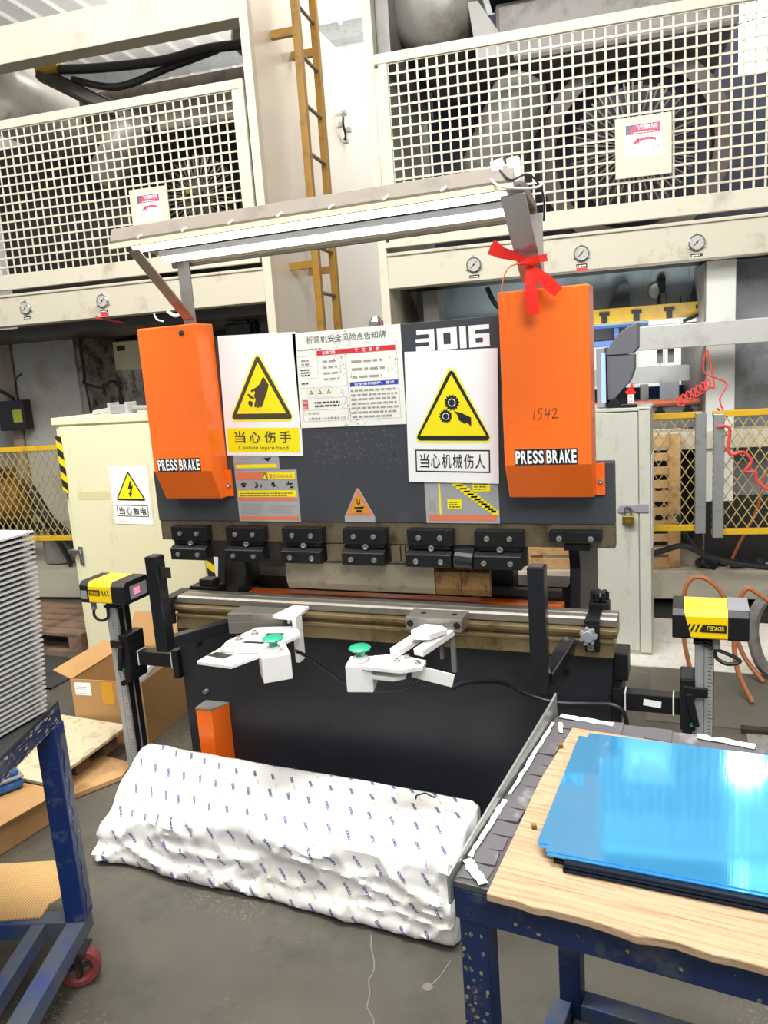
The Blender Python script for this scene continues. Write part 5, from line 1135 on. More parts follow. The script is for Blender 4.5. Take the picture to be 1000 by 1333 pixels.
def flywheel(t, u, v, z, rh, rs, ro, ring):  # spoke, rim and disc colours darkened to stand for the dim interior
    mb = MB(); n = 44
    for k in range(n):
        a = 2 * math.pi * k / n; d = Vector((math.cos(a), 0, math.sin(a))); b = Vector((u, v, z))
        mb.bar(b + d * rh, b + d * rs, 0.03, 0.011, up=d.cross(Vector((0, 1, 0))))
    fw = MB().lathe((u, v - 0.09, z), (0, 1, 0), [(rh * 0.5, 0), (rh, 0.01), (rh, 0.10), (0, 0.10)], 24).build('flywheel_hub', OILY, t, smooth=True)
    mb.build('flywheel_spokes', mat('spoke_steel', '#5c554a', 0.4, metal=0.5), fw, kind='stuff')
    if ring:
        MB().lathe((u, v + 0.02, z), (0, 1, 0), [(ro - 0.11, 0), (ro, 0), (ro, 0.16), (ro - 0.11, 0.16)], 48, ring=True).build('flywheel_rim', mat('rim_brown', '#5b4d44', 0.45, dirt='#352d29', amount=0.6, scale=5), fw, smooth=True)
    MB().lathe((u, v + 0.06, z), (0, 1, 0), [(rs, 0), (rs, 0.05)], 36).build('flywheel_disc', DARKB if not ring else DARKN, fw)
    MB().cyl((u - 0.02, v - 0.13, z + 0.02), (u - 0.02, v - 0.09, z + 0.02), rh * 0.3, n=12).build('shaft_end', PADL, fw)

LP = thing('mechanical_press', 'large beige mechanical press with a square mesh guard and flywheel at the upper left', 'press', PO, TH)
MB().prism([(0.05, 0.226), (3.0, 0.226), (3.0, 4.32), (1.45, 4.22), (1.2, 5.3), (0.05, 5.3)], (-2.03, 0, 0), (0, 1, 0), (0, 0, 1), (0.04, 0, 0)).build('side_panel', SILVERP, LP)
MB().box(-2.045, -1.985, -0.02, 0.05, 0.226, 5.3).build('column_face', BEIGE, LP, bevel=0.004)
MB().box(-5.2, -2.046, 0.0, 0.15, 3.787, 4.02).build('top_beam', BEIGE, LP, bevel=0.005)
MB().box(-5.2, -2.046, 0.0, 0.14, 2.068, 2.288).box(-5.2, -2.046, -0.012, 0.0, 2.27, 2.288).build('front_beam', BEIGED, LP, bevel=0.004)
mesh_guard(LP, -5.2, -2.055, 2.315, 3.43, -5.1, -2.135, 2.42, 3.372)
for u, z, r in ((-3.905, 2.182, False), (-3.272, 2.176, True)): gauge(LP, u, z, r)
sign_plate(LP, -2.935, -2.655, 2.572, 2.862, -2.89, -2.71, 2.655, 2.825)
flywheel(LP, -2.85, 0.8, 2.96, 0.06, 0.30, 0.4, False)
MB().lathe((-3.48, 0.5, 3.06), Vector((0.55, 0, 0.62)), [(0.02, 0), (0.11, 0.03), (0.14, 0.1), (0.14, 0.42), (0.11, 0.50), (0, 0.52)], 20).build('belt_guard', TANKW, LP, smooth=True)
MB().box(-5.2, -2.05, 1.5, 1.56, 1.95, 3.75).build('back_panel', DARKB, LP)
MB().box(-5.2, -2.05, 0.16, 1.5, 2.0, 2.06).build('crown_floor', OILY, LP)
MB().lathe((-3.5, 0.7, 2.65), (0, 1, 0), [(0.1, 0), (0.36, 0.02), (0.36, 0.3), (0.1, 0.32)], 28).build('clutch_housing', OILY, LP, smooth=True)
MB().lathe((-4.28, 0.25, 3.83), (0, 1, 0), [(0.0, 0), (0.14, 0.015), (0.24, 0.06), (0.29, 0.14), (0.29, 1.2), (0.0, 1.25)], 32).build('air_tank', mat('tank_light', '#bdb9ae', 0.3, dirt='#7a7366', amount=0.5, scale=5), LP, smooth=True)
MB().lathe((-2.16, 0.35, 3.86), (0, 1, 0), [(0.0, 0), (0.10, 0.02), (0.14, 0.08), (0.14, 0.8), (0, 0.82)], 24).build('small_air_tank', TANKW, LP, smooth=True)
MB().box(-3.75, -2.06, 0.75, 1.2, 3.45, 3.80).build('cross_member', mat('dirty_cross', '#7b7264', 0.5, dirt='#3a322a', amount=0.8, scale=5, thr=0.48), LP, bevel=0.02)
MB().bar((-3.78, 0.35, 3.84), (-3.05, 0.6, 3.42), 0.10, 0.10).build('oil_pipe', OILY, LP, bevel=0.02)
MB().tube([(-3.72, 0.35, 3.85), (-3.3, 0.36, 3.80), (-2.8, 0.36, 3.77), (-2.45, 0.36, 3.79), (-2.1, 0.36, 3.77)], 0.032, 10).build('hose', CABLE, LP, smooth=True)
MB().tube([(-3.55, 0.42, 3.78), (-3.2, 0.42, 3.68), (-2.8, 0.42, 3.74), (-2.4, 0.42, 3.80)], 0.026, 10).build('hose', CABLE, LP, smooth=True)
MB().cyl((-3.78, 0.35, 3.85), (-3.60, 0.35, 3.84), 0.042, n=12).build('hose_fitting', PADL, LP, smooth=True)
# lower body of the left press
MB().box(-4.86, -4.24, 0.95, 2.2, 0.226, 2.06).build('slide_column', mat('column_grey', '#a3a19b', 0.38, dirt='#77684f', amount=0.6, scale=3, thr=0.5), LP, bevel=0.004)
MB().box(-4.24, -4.17, 0.97, 2.2, 0.226, 2.06).build('column_side', mat('column_oily', '#8c8a84', 0.4, dirt='#171512', amount=0.95, scale=9, thr=0.47), LP)
MB().box(-4.97, -4.865, 0.93, 2.2, 0.226, 2.06).build('column_strip', mat('strip_brown', '#8a7b69', 0.5, dirt='#5d5040', amount=0.6, scale=5), LP, bevel=0.003)
MB().box(-6.2, -4.975, 1.2, 2.2, 0.226, 2.06).build('column_panel', TANKW, LP)
MB().box(-4.16, -2.05, 2.1, 2.16, 0.226, 2.06).build('inner_wall', mat('inner_grey', '#8f887b', 0.45, dirt='#3a332a', amount=0.8, scale=4, thr=0.48), LP)
jb = MB().box(-4.02, -3.62, 1.2, 1.5, 1.72, 1.96).build('junction_box', CREAM, LP, bevel=0.004)
MB().box(-3.98, -3.9, 1.195, 1.2, 1.88, 1.92).build('box_label', INK, jb)
MB().tube([(-4.18, 0.96, 2.05), (-4.17, 0.95, 1.7), (-4.16, 0.93, 1.62), (-4.0, 0.92, 1.58), (-3.9, 0.93, 1.62), (-3.84, 0.93, 1.58), (-3.83, 0.93, 1.50)], 0.014, 8).build('cable_run', CABLE, LP, smooth=True)
MB().tube([(-4.17, 0.95, 1.62), (-4.15, 0.94, 1.4), (-4.13, 0.94, 1.2)], 0.009, 8).build('cable_run', CABLE, LP, smooth=True)
MB().cyl((-3.83, 0.93, 1.50), (-3.83, 0.93, 1.40), 0.022, n=10).build('cable_plug', BLACKP, LP)
MB().tube([(-3.83, 0.93, 1.41), (-3.81, 0.92, 1.30), (-3.80, 0.92, 1.22)], 0.007, 6).build('air_line', WHITEP, LP, smooth=True)
MB().bar((-3.34, -0.01, 2.07), (-3.02, 0.5, 1.95), 0.014, 0.014).build('red_air_line', REDH, LP)
for x, z in ((-3.05, 1.96), (-2.6, 1.93), (-2.25, 1.9)): MB().box(x, x + 0.2, 0.5, 0.7, z - 0.06, z + 0.05).build('valve', BLACKP, LP, bevel=0.01)
MB().tube([(-2.9, 0.02, 2.07), (-2.87, 0.0, 2.02), (-2.82, 0.0, 2.0)], 0.006, 6).build('loop_wire', WHITEP, LP, smooth=True)
MB().tube([(-2.78, 0.0, 2.065), (-2.72, -0.01, 2.03), (-2.66, 0.0, 2.05), (-2.66, 0.0, 2.07)], 0.012, 8).build('loop_wire', WHITEP, LP, smooth=True)
MB().cyl((-2.42, 0.6, 1.2), (-2.42, 0.6, 2.05), 0.04, n=12).build('guide_rod', BLACKP, LP)
MB().box(-2.6, -2.3, 1.0, 1.3, 0.226, 2.0).build('guide_block', TANKW, LP)
MB().tube([(-2.75, 0.5, 2.04), (-2.7, 0.5, 1.8), (-2.62, 0.5, 1.7), (-2.6, 0.52, 1.4)], 0.022, 8).build('hose', CABLE, LP, smooth=True)
MB().box(-6.2, -1.99, -0.05, 2.4, 0.02, 0.226).build('base_beam', BEIGED, LP, bevel=0.004)
MB().tube([(-1.985, 1.98, 3.75), (-1.95, 1.86, 3.70), (-1.95, 1.83, 3.62), (-1.95, 1.88, 3.55), (-1.985, 1.96, 3.52)], 0.010, 8).build('cable_loop', CABLE, LP, smooth=True)
for v, z in ((1.97, 3.75), (1.84, 3.62), (1.96, 3.52), (2.08, 3.64)): MB().box(-1.99, -1.955, v - 0.03, v + 0.03, z - 0.018, z + 0.018).build('cable_clip', GALV, LP)

RP = thing('mechanical_press', 'large beige mechanical press with a big ringed flywheel behind its guard, upper right', 'press', PO, TH)
MB().box(-1.262, -1.205, 0.0, 3.0, 0.226, 5.3).build('column', BEIGE, RP, bevel=0.005)
MB().box(-1.205, 1.8, 0.0, 0.14, 2.072, 2.288).box(-1.205, 1.8, -0.012, 0.0, 2.268, 2.288).build('front_beam', BEIGED, RP, bevel=0.004)
mesh_guard(RP, -1.200, 1.8, 2.315, 3.43, -1.12, 1.74, 2.42, 3.372)
for z in (3.36, 2.36): MB().cyl((-1.185, -0.0355, z), (-1.185, -0.037, z), 0.012, n=12).build('bolt_hole', BLACKP, RP)
for u, z, r in ((-0.658, 2.166, False), (-0.015, 2.169, True), (0.627, 2.164, False)): gauge(RP, u, z, r)
sign_plate(RP, 0.184, 0.488, 2.55, 2.872, 0.235, 0.435, 2.655, 2.835)
flywheel(RP, 0.33, 0.8, 2.90, 0.08, 0.40, 0.62, True)
MB().lathe((-0.66, 0.55, 2.70), Vector((0.32, 0, 0.62)), [(0.02, 0), (0.12, 0.03), (0.19, 0.12), (0.19, 0.62), (0.13, 0.72), (0, 0.75)], 24).build('belt_guard', TANKW, RP, smooth=True)
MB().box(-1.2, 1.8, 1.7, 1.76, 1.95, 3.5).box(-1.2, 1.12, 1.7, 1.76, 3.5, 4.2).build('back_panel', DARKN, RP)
MB().box(-1.2, 1.8, 0.145, 0.60, 2.09, 2.13).box(-1.2, 1.8, 1.22, 1.7, 2.09, 2.13).build('crown_floor', OILY, RP)
MB().lathe((-0.90, 0.25, 3.84), (0, 1, 0), [(0.0, 0), (0.14, 0.015), (0.25, 0.06), (0.30, 0.14), (0.30, 1.2), (0.0, 1.25)], 36).build('air_tank', TANKW, RP, smooth=True)
MB().box(-1.2, -1.12, 0.1, 1.5, 3.45, 5.0).build('tank_bracket', TANKW, RP)
MB().box(-0.52, 0.92, 0.5, 1.6, 3.44, 3.80).build('cross_member', mat('dirty_cross_grey', '#85807a', 0.45, dirt='#463e36', amount=0.75, scale=4, thr=0.5), RP, bevel=0.03)
MB().prism([(-0.62, 3.43), (-0.40, 3.43), (-0.60, 3.75), (-0.66, 3.75)], (0, 0.3, 0), (1, 0, 0), (0, 0, 1), (0, 0.5, 0)).build('tank_saddle', TANKW, RP)
MB().box(-0.55, 0.92, 0.4, 0.7, 3.82, 3.95).build('dark_beam', mat('dark_navy', '#20222f', 0.4), RP)
MB().cyl((-0.5, 0.35, 3.86), (0.3, 0.35, 3.90), 0.05, n=12).build('hose', CABLE, RP, smooth=True)
# slide and die space
sl = MB().box(-1.15, 0.66, 0.62, 1.2, 1.80, 2.28).box(0.66, 0.86, 0.62, 1.2, 1.80, 2.28).build('slide', SLIDE, RP, bevel=0.004)
for poly in ([(0.14, 1.855), (0.22, 2.012), (0.285, 2.02), (0.285, 1.855)], [(0.66, 1.86), (0.70, 2.03), (0.76, 2.03), (0.785, 1.86)]):
    MB().prism(poly, (0, 0.56, 0), (1, 0, 0), (0, 0, 1), (0, 0.058, 0)).build('slide_slot_shade', mat('slot_shade', '#45484d', 0.5), sl)  # raised dark tapers stand for shadowed slots in the slide
MB().box(0.462, 0.512, 0.60, 0.62, 1.86, 2.03).cyl((0.487, 0.62, 2.03), (0.487, 0.60, 2.03), 0.025, n=14).build('slide_slot', BLACKP, sl)
MB().lathe((0.455, 0.61, 1.95), (0.2, -1, 0), [(0.05, 0), (0.05, 0.01), (0, 0.015)], 18).build('inspection_cover', STRIP, sl)
MB().cyl((0.495, 0.56, 1.83), (0.495, 0.56, 1.93), 0.022, n=12).build('slide_pin', BULK, sl)
for x in (0.69, 0.73): MB().box(x - 0.085, x - 0.08, 0.612, 0.62, 1.86, 1.90).build('slide_slit', BLACKP, sl)
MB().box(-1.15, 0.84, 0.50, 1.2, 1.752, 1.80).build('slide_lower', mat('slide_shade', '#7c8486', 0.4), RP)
MB().box(-0.2, 0.815, 0.44, 0.62, 1.765, 1.858).build('die_plate', mat('die_brass', '#ab8a2c', 0.4, metal=0.4, dirt='#7c6a58', amount=0.7, scale=5), RP, bevel=0.003)
for u in (0.12, 0.32, 0.52, 0.71):
    MB().box(u - 0.032, u + 0.032, 0.432, 0.44, 1.812, 1.835).box(u - 0.018, u + 0.018, 0.432, 0.44, 1.765, 1.812).build('tee_slot', BLACKP, RP)
MB().bar((0.70, 0.42, 1.775), (0.60, 0.40, 1.74), 0.02, 0.02).build('clamp_lever', BLACKP, RP)
MB().box(0.0, 0.40, 0.55, 0.75, 1.735, 1.765).box(0.0, 0.36, 0.55, 0.6, 1.615, 1.655).box(0.185, 0.215, 0.55, 0.6, 1.655, 1.735).box(0.33, 0.36, 0.55, 0.6, 1.655, 1.735).build('upper_die_frame', BLUEF, RP, bevel=0.003)
MB().box(0.0, 0.36, 0.62, 0.75, 1.655, 1.735).build('upper_die_core', DARKB, RP)
MB().box(0.40, 0.80, 0.5, 0.7, 1.735, 1.764).build('die_shoe', STRIP, RP)
MB().box(0.86, 0.90, 0.5, 0.7, 1.70, 1.90).cyl((0.83, 0.5, 1.76), (0.87, 0.5, 1.76), 0.02, n=10).build('sensor_bracket', BULK, RP)
MB().box(0.83, 0.845, 0.49, 0.50, 1.8, 1.92).build('white_strip', STRIP, RP)
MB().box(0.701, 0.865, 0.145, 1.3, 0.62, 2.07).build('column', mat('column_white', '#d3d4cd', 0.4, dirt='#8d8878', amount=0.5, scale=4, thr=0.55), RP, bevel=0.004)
MB().box(0.69, 0.7005, 0.15, 1.35, 0.226, 2.06).build('column_shade_skin', mat('column_shade_grey', '#6f6a64', 0.5, dirt='#2e2b28', amount=0.7, scale=4), RP)  # thin dark skin paints shade on the column's left face
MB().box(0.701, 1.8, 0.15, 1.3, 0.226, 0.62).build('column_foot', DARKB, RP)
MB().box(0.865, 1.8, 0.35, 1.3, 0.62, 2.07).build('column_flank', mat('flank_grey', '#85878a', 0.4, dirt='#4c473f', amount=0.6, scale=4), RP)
MB().box(0.26, 1.8, -0.17, -0.05, 1.578, 1.712).build('transfer_rail', ALUS, RP, bevel=0.004)
MB().box(0.05, 0.93, 0.85, 0.93, 1.345, 1.455).build('rear_rail', ALUS, RP, bevel=0.003)
MB().box(0.40, 0.43, -0.13, -0.10, 1.50, 1.577).box(0.46, 0.49, -0.13, -0.10, 1.50, 1.577).build('rail_stud', BULK, RP)
MB().cyl((-0.5, 0.3, 1.24), (0.699, 0.3, 1.24), 0.018, n=12).build('orange_bar', REDO, RP, smooth=True)
bol = MB().box(-1.15, 0.699, 0.32, 1.4, 1.07, 1.215).build('bolster', BULK, RP, bevel=0.004)
for u in (0.2, 0.45, 0.62): MB().box(u - 0.03, u + 0.03, 0.312, 0.32, 1.17, 1.19).box(u - 0.018, u + 0.018, 0.312, 0.32, 1.19, 1.215).build('tee_slot', BLACKP, bol)
MB().box(-1.15, 0.9, 1.2, 1.3, 1.22, 1.30).build('lower_die', BLUEF, RP)
for u0_, z1_ in ((0.1, 1.40), (0.36, 1.34)): MB().box(u0_, u0_ + 0.05, 0.7, 0.8, 1.216, z1_).build('guide_post', BULK, RP)
MB().box(0.48, 0.60, 0.62, 0.69, 1.215, 1.36).build('sensor_box', GREYP, RP, bevel=0.004)
MB().box(-1.2, 1.8, 0.12, 0.30, 0.955, 1.065).build('bed_beam', BEIGED, RP, bevel=0.004)
MB().box(-1.2, 1.8, 0.62, 0.66, 0.226, 0.955).build('void_shade_panel', DARKB, RP)  # dark panel stands for the shaded void below the bolster
MB().box(-1.2, 1.8, -0.05, 1.5, 0.045, 0.226).build('base_beam', BEIGED, RP, bevel=0.004)
for u in (-0.85, -0.35): MB().cyl((u, 0.5, 1.22), (u, 0.5, 1.80), 0.06, n=14).build('guide_rod', OILY, RP, smooth=True)
MB().box(-1.05, -0.95, 0.3, 0.6, 1.22, 2.06).build('guide_block', TANKW, RP)
MB().tube([(-0.62, 0.3, 2.05), (-0.55, 0.3, 1.92), (-0.4, 0.3, 1.88), (-0.25, 0.3, 1.90), (-0.2, 0.3, 1.80)], 0.016, 8).build('hose', CABLE, RP, smooth=True)
MB().tube([(-0.30, 0.2, 2.06), (-0.31, 0.2, 1.95), (-0.45, 0.22, 1.88)], 0.012, 8).build('hose', CABLE, RP, smooth=True)
MB().box(-0.55, -0.35, 0.6, 0.615, 1.85, 1.95).build('panel_box', CREAM, RP)

# ladder
LD_ = thing('ladder', 'tall yellow steel ladder bracketed to the silver side of the left press', 'ladder', PO, TH)
for v in (0.37, 0.76): MB().box(-1.825, -1.775, v - 0.028, v + 0.028, 0.6, 5.2).build('ladder_rail', LADDER, LD_, bevel=0.003)
z = 0.9
while z < 5.1:
    MB().cyl((-1.8, 0.398, z), (-1.8, 0.732, z), 0.013, n=10).build('rung', mat('rung_steel', '#6f6350', 0.45, metal=0.3), LD_, smooth=True); z += 0.3075
for zz in (2.62, 2.32, 3.8, 1.2):
    for v in (0.37, 0.76): MB().box(-1.985, -1.825, v - 0.02, v + 0.02, zz - 0.025, zz + 0.025).build('ladder_bracket', LADDER, LD_)

# ------------------------------------------------------------------ fences, pallets and loose things behind
def fence(lab, u0, u1, v, z0, z1, dx, dz, posts, loc_label=None):
    t = thing('mesh_fence', lab, 'fence', PO, TH)
    for z in (z0, z1): MB().box(u0, u1, v - 0.012, v + 0.012, z - 0.016, z + 0.016).build('rail', FENCEY, t, bevel=0.002)
    mb = MB(); H = z1 - z0; n = int((u1 - u0 + H * dx / dz) / dx) + 1
    for k in range(-int(H / dz) - 1, n + 1):
        for sg in (1, -1):
            a0 = u0 + k * dx; z_a, z_b = z0, z1
            p = [a0, z0]; q = [a0 + H * dx / dz, z1]
            if p[0] < u0: p = [u0, z0 + (u0 - a0) * dz / dx]
            if q[0] > u1: q = [u1, z0 + (u1 - a0) * dz / dx]
            if p[0] >= u1 or q[0] <= u0: continue
            if sg < 0: p = [p[0], z0 + z1 - p[1]]; q = [q[0], z0 + z1 - q[1]]
            mb.bar((p[0], v + 0.003 * sg, p[1]), (q[0], v + 0.003 * sg, q[1]), 0.005, 0.005)
    mb.build('diamond_mesh', WIREM, t, kind='stuff')
    for pu, zb, zt in posts: MB().box(pu - 0.027, pu + 0.027, v - 0.045, v - 0.013, zb, zt).build('fence_post', GALV, t, bevel=0.003)
    return t
fence('yellow framed diamond mesh fence panel between the grey cabinet and two silver posts', -0.35, 0.595, -0.5, 0.60, 1.222, 0.055, 0.085, ((0.585, 0.575, 1.235), (0.12, 0.012, 1.2)))
fence('yellow framed diamond mesh fence panel at the right edge, in front of the white column', 0.645, 1.8, -0.52, 0.58, 1.222, 0.055, 0.085, ((0.672, 0.555, 1.225), (1.75, 0.012, 1.22)))
fence('yellow framed diamond mesh fence panel left of the cream cabinet', -4.9, -2.7, -0.5, 0.59, 1.212, 0.055, 0.09, ((-2.75, 0.012, 1.21), (-4.85, 0.012, 1.21)))

VP_ = thing('wooden_pallet', 'pale wooden pallet standing on edge behind the mesh fence, against the press', 'pallet', pw(0, 0.0, 0.227), TH, local=True)
for x in (-0.38, 0.03, 0.47): MB().box(x, x + 0.075, 0.02, 0.11, 0.0, 0.83).build('stringer', WOODP, VP_, bevel=0.003)
for k in range(10):
    zc = 0.004 + k * 0.0845; bg = k in (0, 5, 9)
    MB().box(-0.39, 0.478 if bg else 0.47, -0.002 if bg else 0.0, 0.0198, zc, zc + (0.066 if bg else 0.048)).build('slat', WOODP, VP_, bevel=0.003)
def flat_pallet(nm, x0, x1, y0, y1, lab, m):
    t = thing(nm, lab, 'pallet', ((x0 + x1) / 2, (y0 + y1) / 2, 0))
    n = 5
    for k in range(n):
        a = y0 + (y1 - y0) * k / n; MB().box(x0, x1, a, a + (y1 - y0) / n - 0.015, 0.115, 0.137).build('slat', m, t, bevel=0.003)
    for x in (x0, (x0 + x1) / 2 - 0.05, x1 - 0.1): MB().box(x, x + 0.1, y0, y1 - 0.015, 0.02, 0.115).build('stringer', m, t, bevel=0.003)
    for y in (y0, y1 - 0.1): MB().box(x0, x1, y, y + 0.085, 0.0, 0.02).build('bottom_slat', m, t)
    return t
flat_pallet('wooden_pallet', -2.7, -1.62, 1.18, 1.72, 'dark old wooden pallet lying on the floor left of the cream cabinet', WOODD)
MBr = MB(); nx2, ny2 = 24, 14; vv = []; ff = []
for i in range(nx2 + 1):
    for j in range(ny2 + 1):
        x = -2.3 + 0.88 * i / nx2; y = 0.72 + 0.40 * j / ny2
        vv.append((x, y, 0.012 + 0.05 * max(0, noise.noise(Vector((x * 4, y * 4, 2)))) * min(1, i / 3, (nx2 - i) / 3, j / 3, (ny2 - j) / 3)))
for i in range(nx2):
    for j in range(ny2): ff.append((i * (ny2 + 1) + j, (i + 1) * (ny2 + 1) + j, (i + 1) * (ny2 + 1) + j + 1, i * (ny2 + 1) + j + 1))
bk = [(a, b, 0.0) for a, b, c in vv]
MBr.add(vv + bk, ff + [tuple(len(vv) + i for i in f_[::-1]) for f_ in ff] + [(0, ny2, len(vv) + ny2, len(vv)), (nx2 * (ny2 + 1), nx2 * (ny2 + 1) + ny2, len(vv) + nx2 * (ny2 + 1) + ny2, len(vv) + nx2 * (ny2 + 1))])
tag(MBr.build('rubber_mat', RUBBER, None, smooth=True), 'rumpled black rubber mat on the floor in front of the old pallet', 'mat')
EM = thing('electric_motor', 'grimy yellow electric motor behind the left mesh fence', 'motor', PO, TH)
yb_ = mat('motor_yellow', '#7d5c22', 0.45, dirt='#2c1d10', amount=0.9, scale=8, thr=0.44)
MB().lathe((-4.75, 0.25, 0.72), (1, 0, 0), [(0.10, 0), (0.20, 0.02), (0.20, 0.32), (0.15, 0.36), (0.05, 0.40), (0.0, 0.40)], 24).build('motor_body', yb_, EM, smooth=True)
MB().box(-4.72, -4.5, 0.15, 0.35, 0.90, 1.0).build('terminal_box', yb_, EM, bevel=0.01)
MB().box(-4.75, -4.38, 0.1, 0.4, 0.45, 0.53).box(-4.68, -4.46, 0.14, 0.36, 0.2265, 0.45).build('motor_foot', OILY, EM, bevel=0.01)
tag(MB().lathe(pw(-4.10, 0.30, 0.228), (0, 0, 1), [(0.12, 0), (0.17, 0.01), (0.17, 0.24), (0.13, 0.30), (0.0, 0.31)], 24).build('oil_drum', TANKW, None, smooth=True), 'pale round oil drum below the left mesh fence', 'drum')
def wcable(pts, r, lab, nm='hose', m=CABLE, n=8):
    return tag(MB().tube([pw(*p) for p in pts], r, n).build(nm, m, None, smooth=True), lab, 'hose')
wcable([(-4.2, 0.1, 0.85), (-4.05, 0.08, 0.6), (-3.9, 0.05, 0.5), (-3.75, 0.05, 0.35), (-3.7, 0.04, 0.245)], 0.045, 'thick black hose slanting down behind the left mesh fence')
wcable([(-4.35, 0.1, 0.55), (-4.2, 0.05, 0.58), (-4.0, 0.02, 0.52), (-3.9, 0.05, 0.3), (-3.92, 0.08, 0.245)], 0.02, 'thin black hose looping in front of the pale oil drum')
CO = thing('camera_box', 'small black box with a yellow label on the left press column', 'control box', PO, TH)
MB().box(-5.0, -4.72, 0.82, 0.92, 1.26, 1.52).build('box_body', BLACKP, CO, bevel=0.01)
MB().box(-4.84, -4.75, 0.815, 0.82, 1.33, 1.44).build('box_label', mat('olive_label', '#9a9a3a', 0.5), CO)
MB().tube([(-5.1, 0.86, 1.62), (-4.95, 0.86, 1.60), (-4.84, 0.86, 1.53)], 0.016, 8).build('lead', CABLE, CO, smooth=True)
MB().tube([(-4.80, 0.86, 1.515), (-4.80, 0.86, 1.68), (-4.74, 0.88, 1.74)], 0.008, 8).build('lead', CABLE, CO, smooth=True)

# red and brown hoses on the right
pts = []
for k in range(60):
    a = k / 60 * 2 * math.pi * 7; t_ = k / 60
    pts.append((0.50 + 0.18 * t_ + 0.018 * math.cos(a), -0.24 + 0.025 * math.sin(a), 1.27 + 0.11 * t_ + 0.026 * math.sin(a)))
pts += [(0.655, -0.24, 1.56), (0.64, -0.22, 1.44), (0.70, -0.24, 1.40), (0.76, -0.24, 1.36), (0.72, -0.25, 1.28), (0.74, -0.30, 1.20), (0.67, -0.50, 1.25)]
tag(MB().tube([pw(*p) for p in pts], 0.0048, 6, sub=3).build('air_hose', REDH, None, smooth=True), 'coiled red air hose hanging behind the fence posts', 'hose')
wcable([(0.66, -0.575, 1.16), (0.72, -0.58, 1.15), (0.715, -0.58, 1.05), (0.73, -0.58, 1.01), (0.79, -0.58, 1.02), (0.83, -0.58, 0.97), (0.80, -0.58, 0.92), (0.85, -0.58, 0.91), (0.86, -0.58, 0.86), (0.93, -0.58, 0.815), (1.1, -0.58, 0.80)], 0.008, 'loose red air hose draped over the right fence panel', 'air_hose', REDH)
def fhose(pts, r, lab, m=COPH, nm='hose'): return tag(MB().tube(pts, r, 8).build(nm, m, None, smooth=True), lab, 'hose')
fhose([(1.80, 1.6, 0.03), (1.77, 1.6, 0.20), (1.77, 1.6, 0.40), (1.80, 1.6, 0.485), (1.85, 1.6, 0.50), (1.90, 1.6, 0.47), (1.95, 1.6, 0.40), (1.99, 1.59, 0.26), (2.04, 1.58, 0.12), (2.12, 1.55, 0.016)], 0.011, 'brown hose arching up behind the right laser head')
fhose([(2.06, 1.30, 0.016), (2.0, 1.36, 0.14), (1.985, 1.4, 0.30), (2.0, 1.4, 0.44), (2.035, 1.4, 0.51), (2.08, 1.4, 0.49), (2.2, 1.4, 0.40), (2.4, 1.42, 0.25), (2.5, 1.42, 0.02)], 0.011, 'brown hose looping down at the right edge beside the laser post')
fhose([(2.28, 1.74, 0.47), (2.15, 1.68, 0.40), (2.09, 1.65, 0.32), (2.08, 1.63, 0.20), (2.13, 1.61, 0.06), (2.25, 1.60, 0.034)], 0.03, 'thick grey ribbed hose at the right edge behind the brown hoses', mat('grey_ribbed', '#6c6a64', 0.6, dirt='#3c3a36', amount=0.7, scale=20))
wcable([(-0.1, -0.2, 0.262), (0.36, -0.22, 0.38), (0.53, -0.24, 0.43), (0.69, -0.24, 0.36), (0.94, -0.22, 0.30), (1.3, -0.15, 0.262)], 0.018, 'black cable sagging under the right mesh fence', 'cable')
wcable([(0.5, -0.12, 0.60), (0.56, -0.14, 0.47), (0.66, -0.16, 0.34), (0.72, -0.12, 0.262)], 0.016, 'black cable dropping behind the fence posts', 'cable')
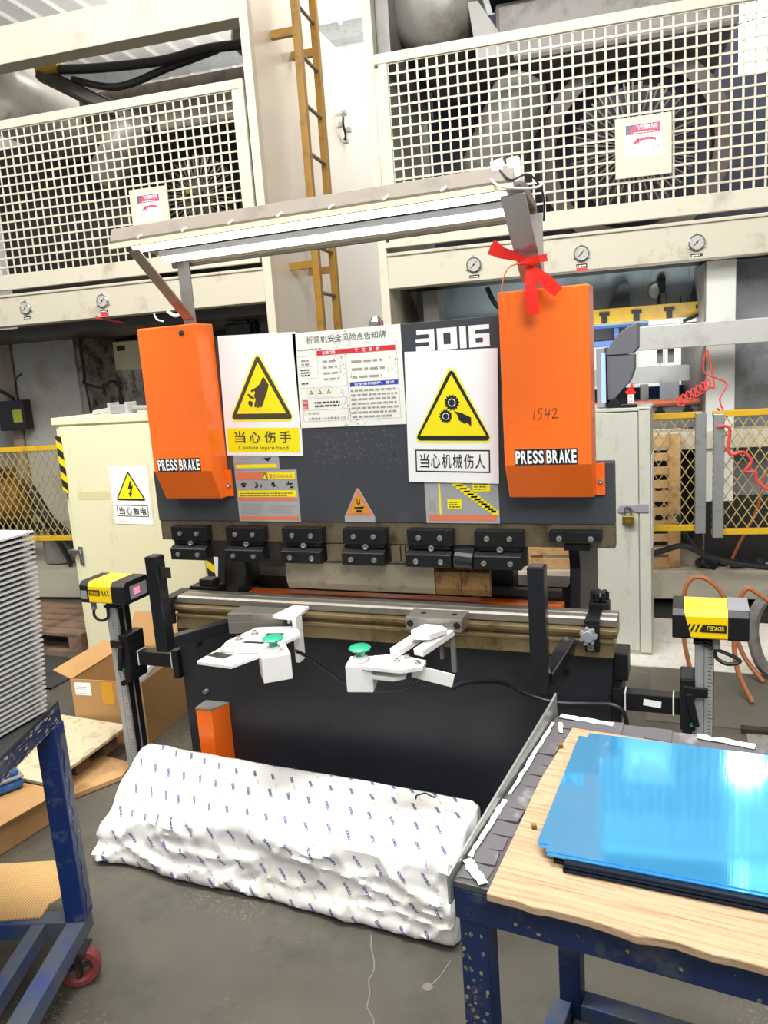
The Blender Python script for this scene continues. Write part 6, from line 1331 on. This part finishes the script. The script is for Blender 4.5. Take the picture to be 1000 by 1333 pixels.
wcable([(0.8, -0.1, 0.262), (0.86, -0.12, 0.42), (0.95, -0.12, 0.62), (1.0, -0.1, 0.85)], 0.009, 'thin brown hose rising behind the right mesh fence', 'hose', COPH)
DM = MB()
for k in range(26):
    r_ = random.uniform(0.02, 0.045); DM.lathe(pw(0.63 + 0.40 * random.random(), 0.0 + 0.09 * random.random(), 0.2268), (random.uniform(-.3, .3), random.uniform(-.3, .3), 1), [(r_ * 0.7, 0.012), (r_, r_ * 0.5), (r_ * 0.7, r_ * 1.1), (r_ * 0.2, r_ * 1.4)], 7)
tag(DM.build('scrap_heap', DARKB, None), 'dark heap of oily scrap on the base of the right press', 'scrap')['kind'] = 'stuff'
tag(MB().bar((2.0, 1.03, 0.012), (2.9, 1.06, 0.012), 0.035, 0.022).build('steel_angle', OILY, None), 'dark steel strip lying on the floor right of the laser post', 'steel strip')
tag(MB().lathe((0.84, 0.16, 1.56), (0, 0, 1), [(0.018, 0), (0.018, 0.14), (0.024, 0.145), (0.024, 0.185), (0.014, 0.2), (0, 0.2)], 14).box(0.80, 0.88, 0.1, 0.22, 1.52, 1.56).box(0.82, 0.86, 0.1, 0.42, 1.5, 1.53).build('filler_cap', CHROME, PB, smooth=False), 'x', 'x')
fc = bpy.data.objects['filler_cap']; del fc['label'], fc['category']

# high-bay lamp behind the right press
HL = thing('high_bay_lamp', 'glaring high bay lamp shining through the mesh at the top right corner', 'lamp', pw(1.30, 2.1, 3.85), 0)
c_ = pw(1.31, 2.1, 3.90)
MB().lathe(c_ + Vector((0, 0, 0.02)), (0, 0, 1), [(0.20, 0), (0.21, 0.01), (0.13, 0.16), (0.06, 0.22), (0.0, 0.23)], 28).build('lamp_shade', GALV, HL, smooth=True)
MB().lathe(c_, (0, 0, 1), [(0.0, -0.13), (0.10, -0.11), (0.17, -0.06), (0.19, 0.0), (0.19, 0.018), (0, 0.019)], 28).build('lamp_lens', LAMPM, HL, smooth=True)
MB().cyl(c_ + Vector((0, 0, 0.25)), (c_.x, c_.y, 5.6), 0.012, n=8).build('lamp_rod', GALV, HL)
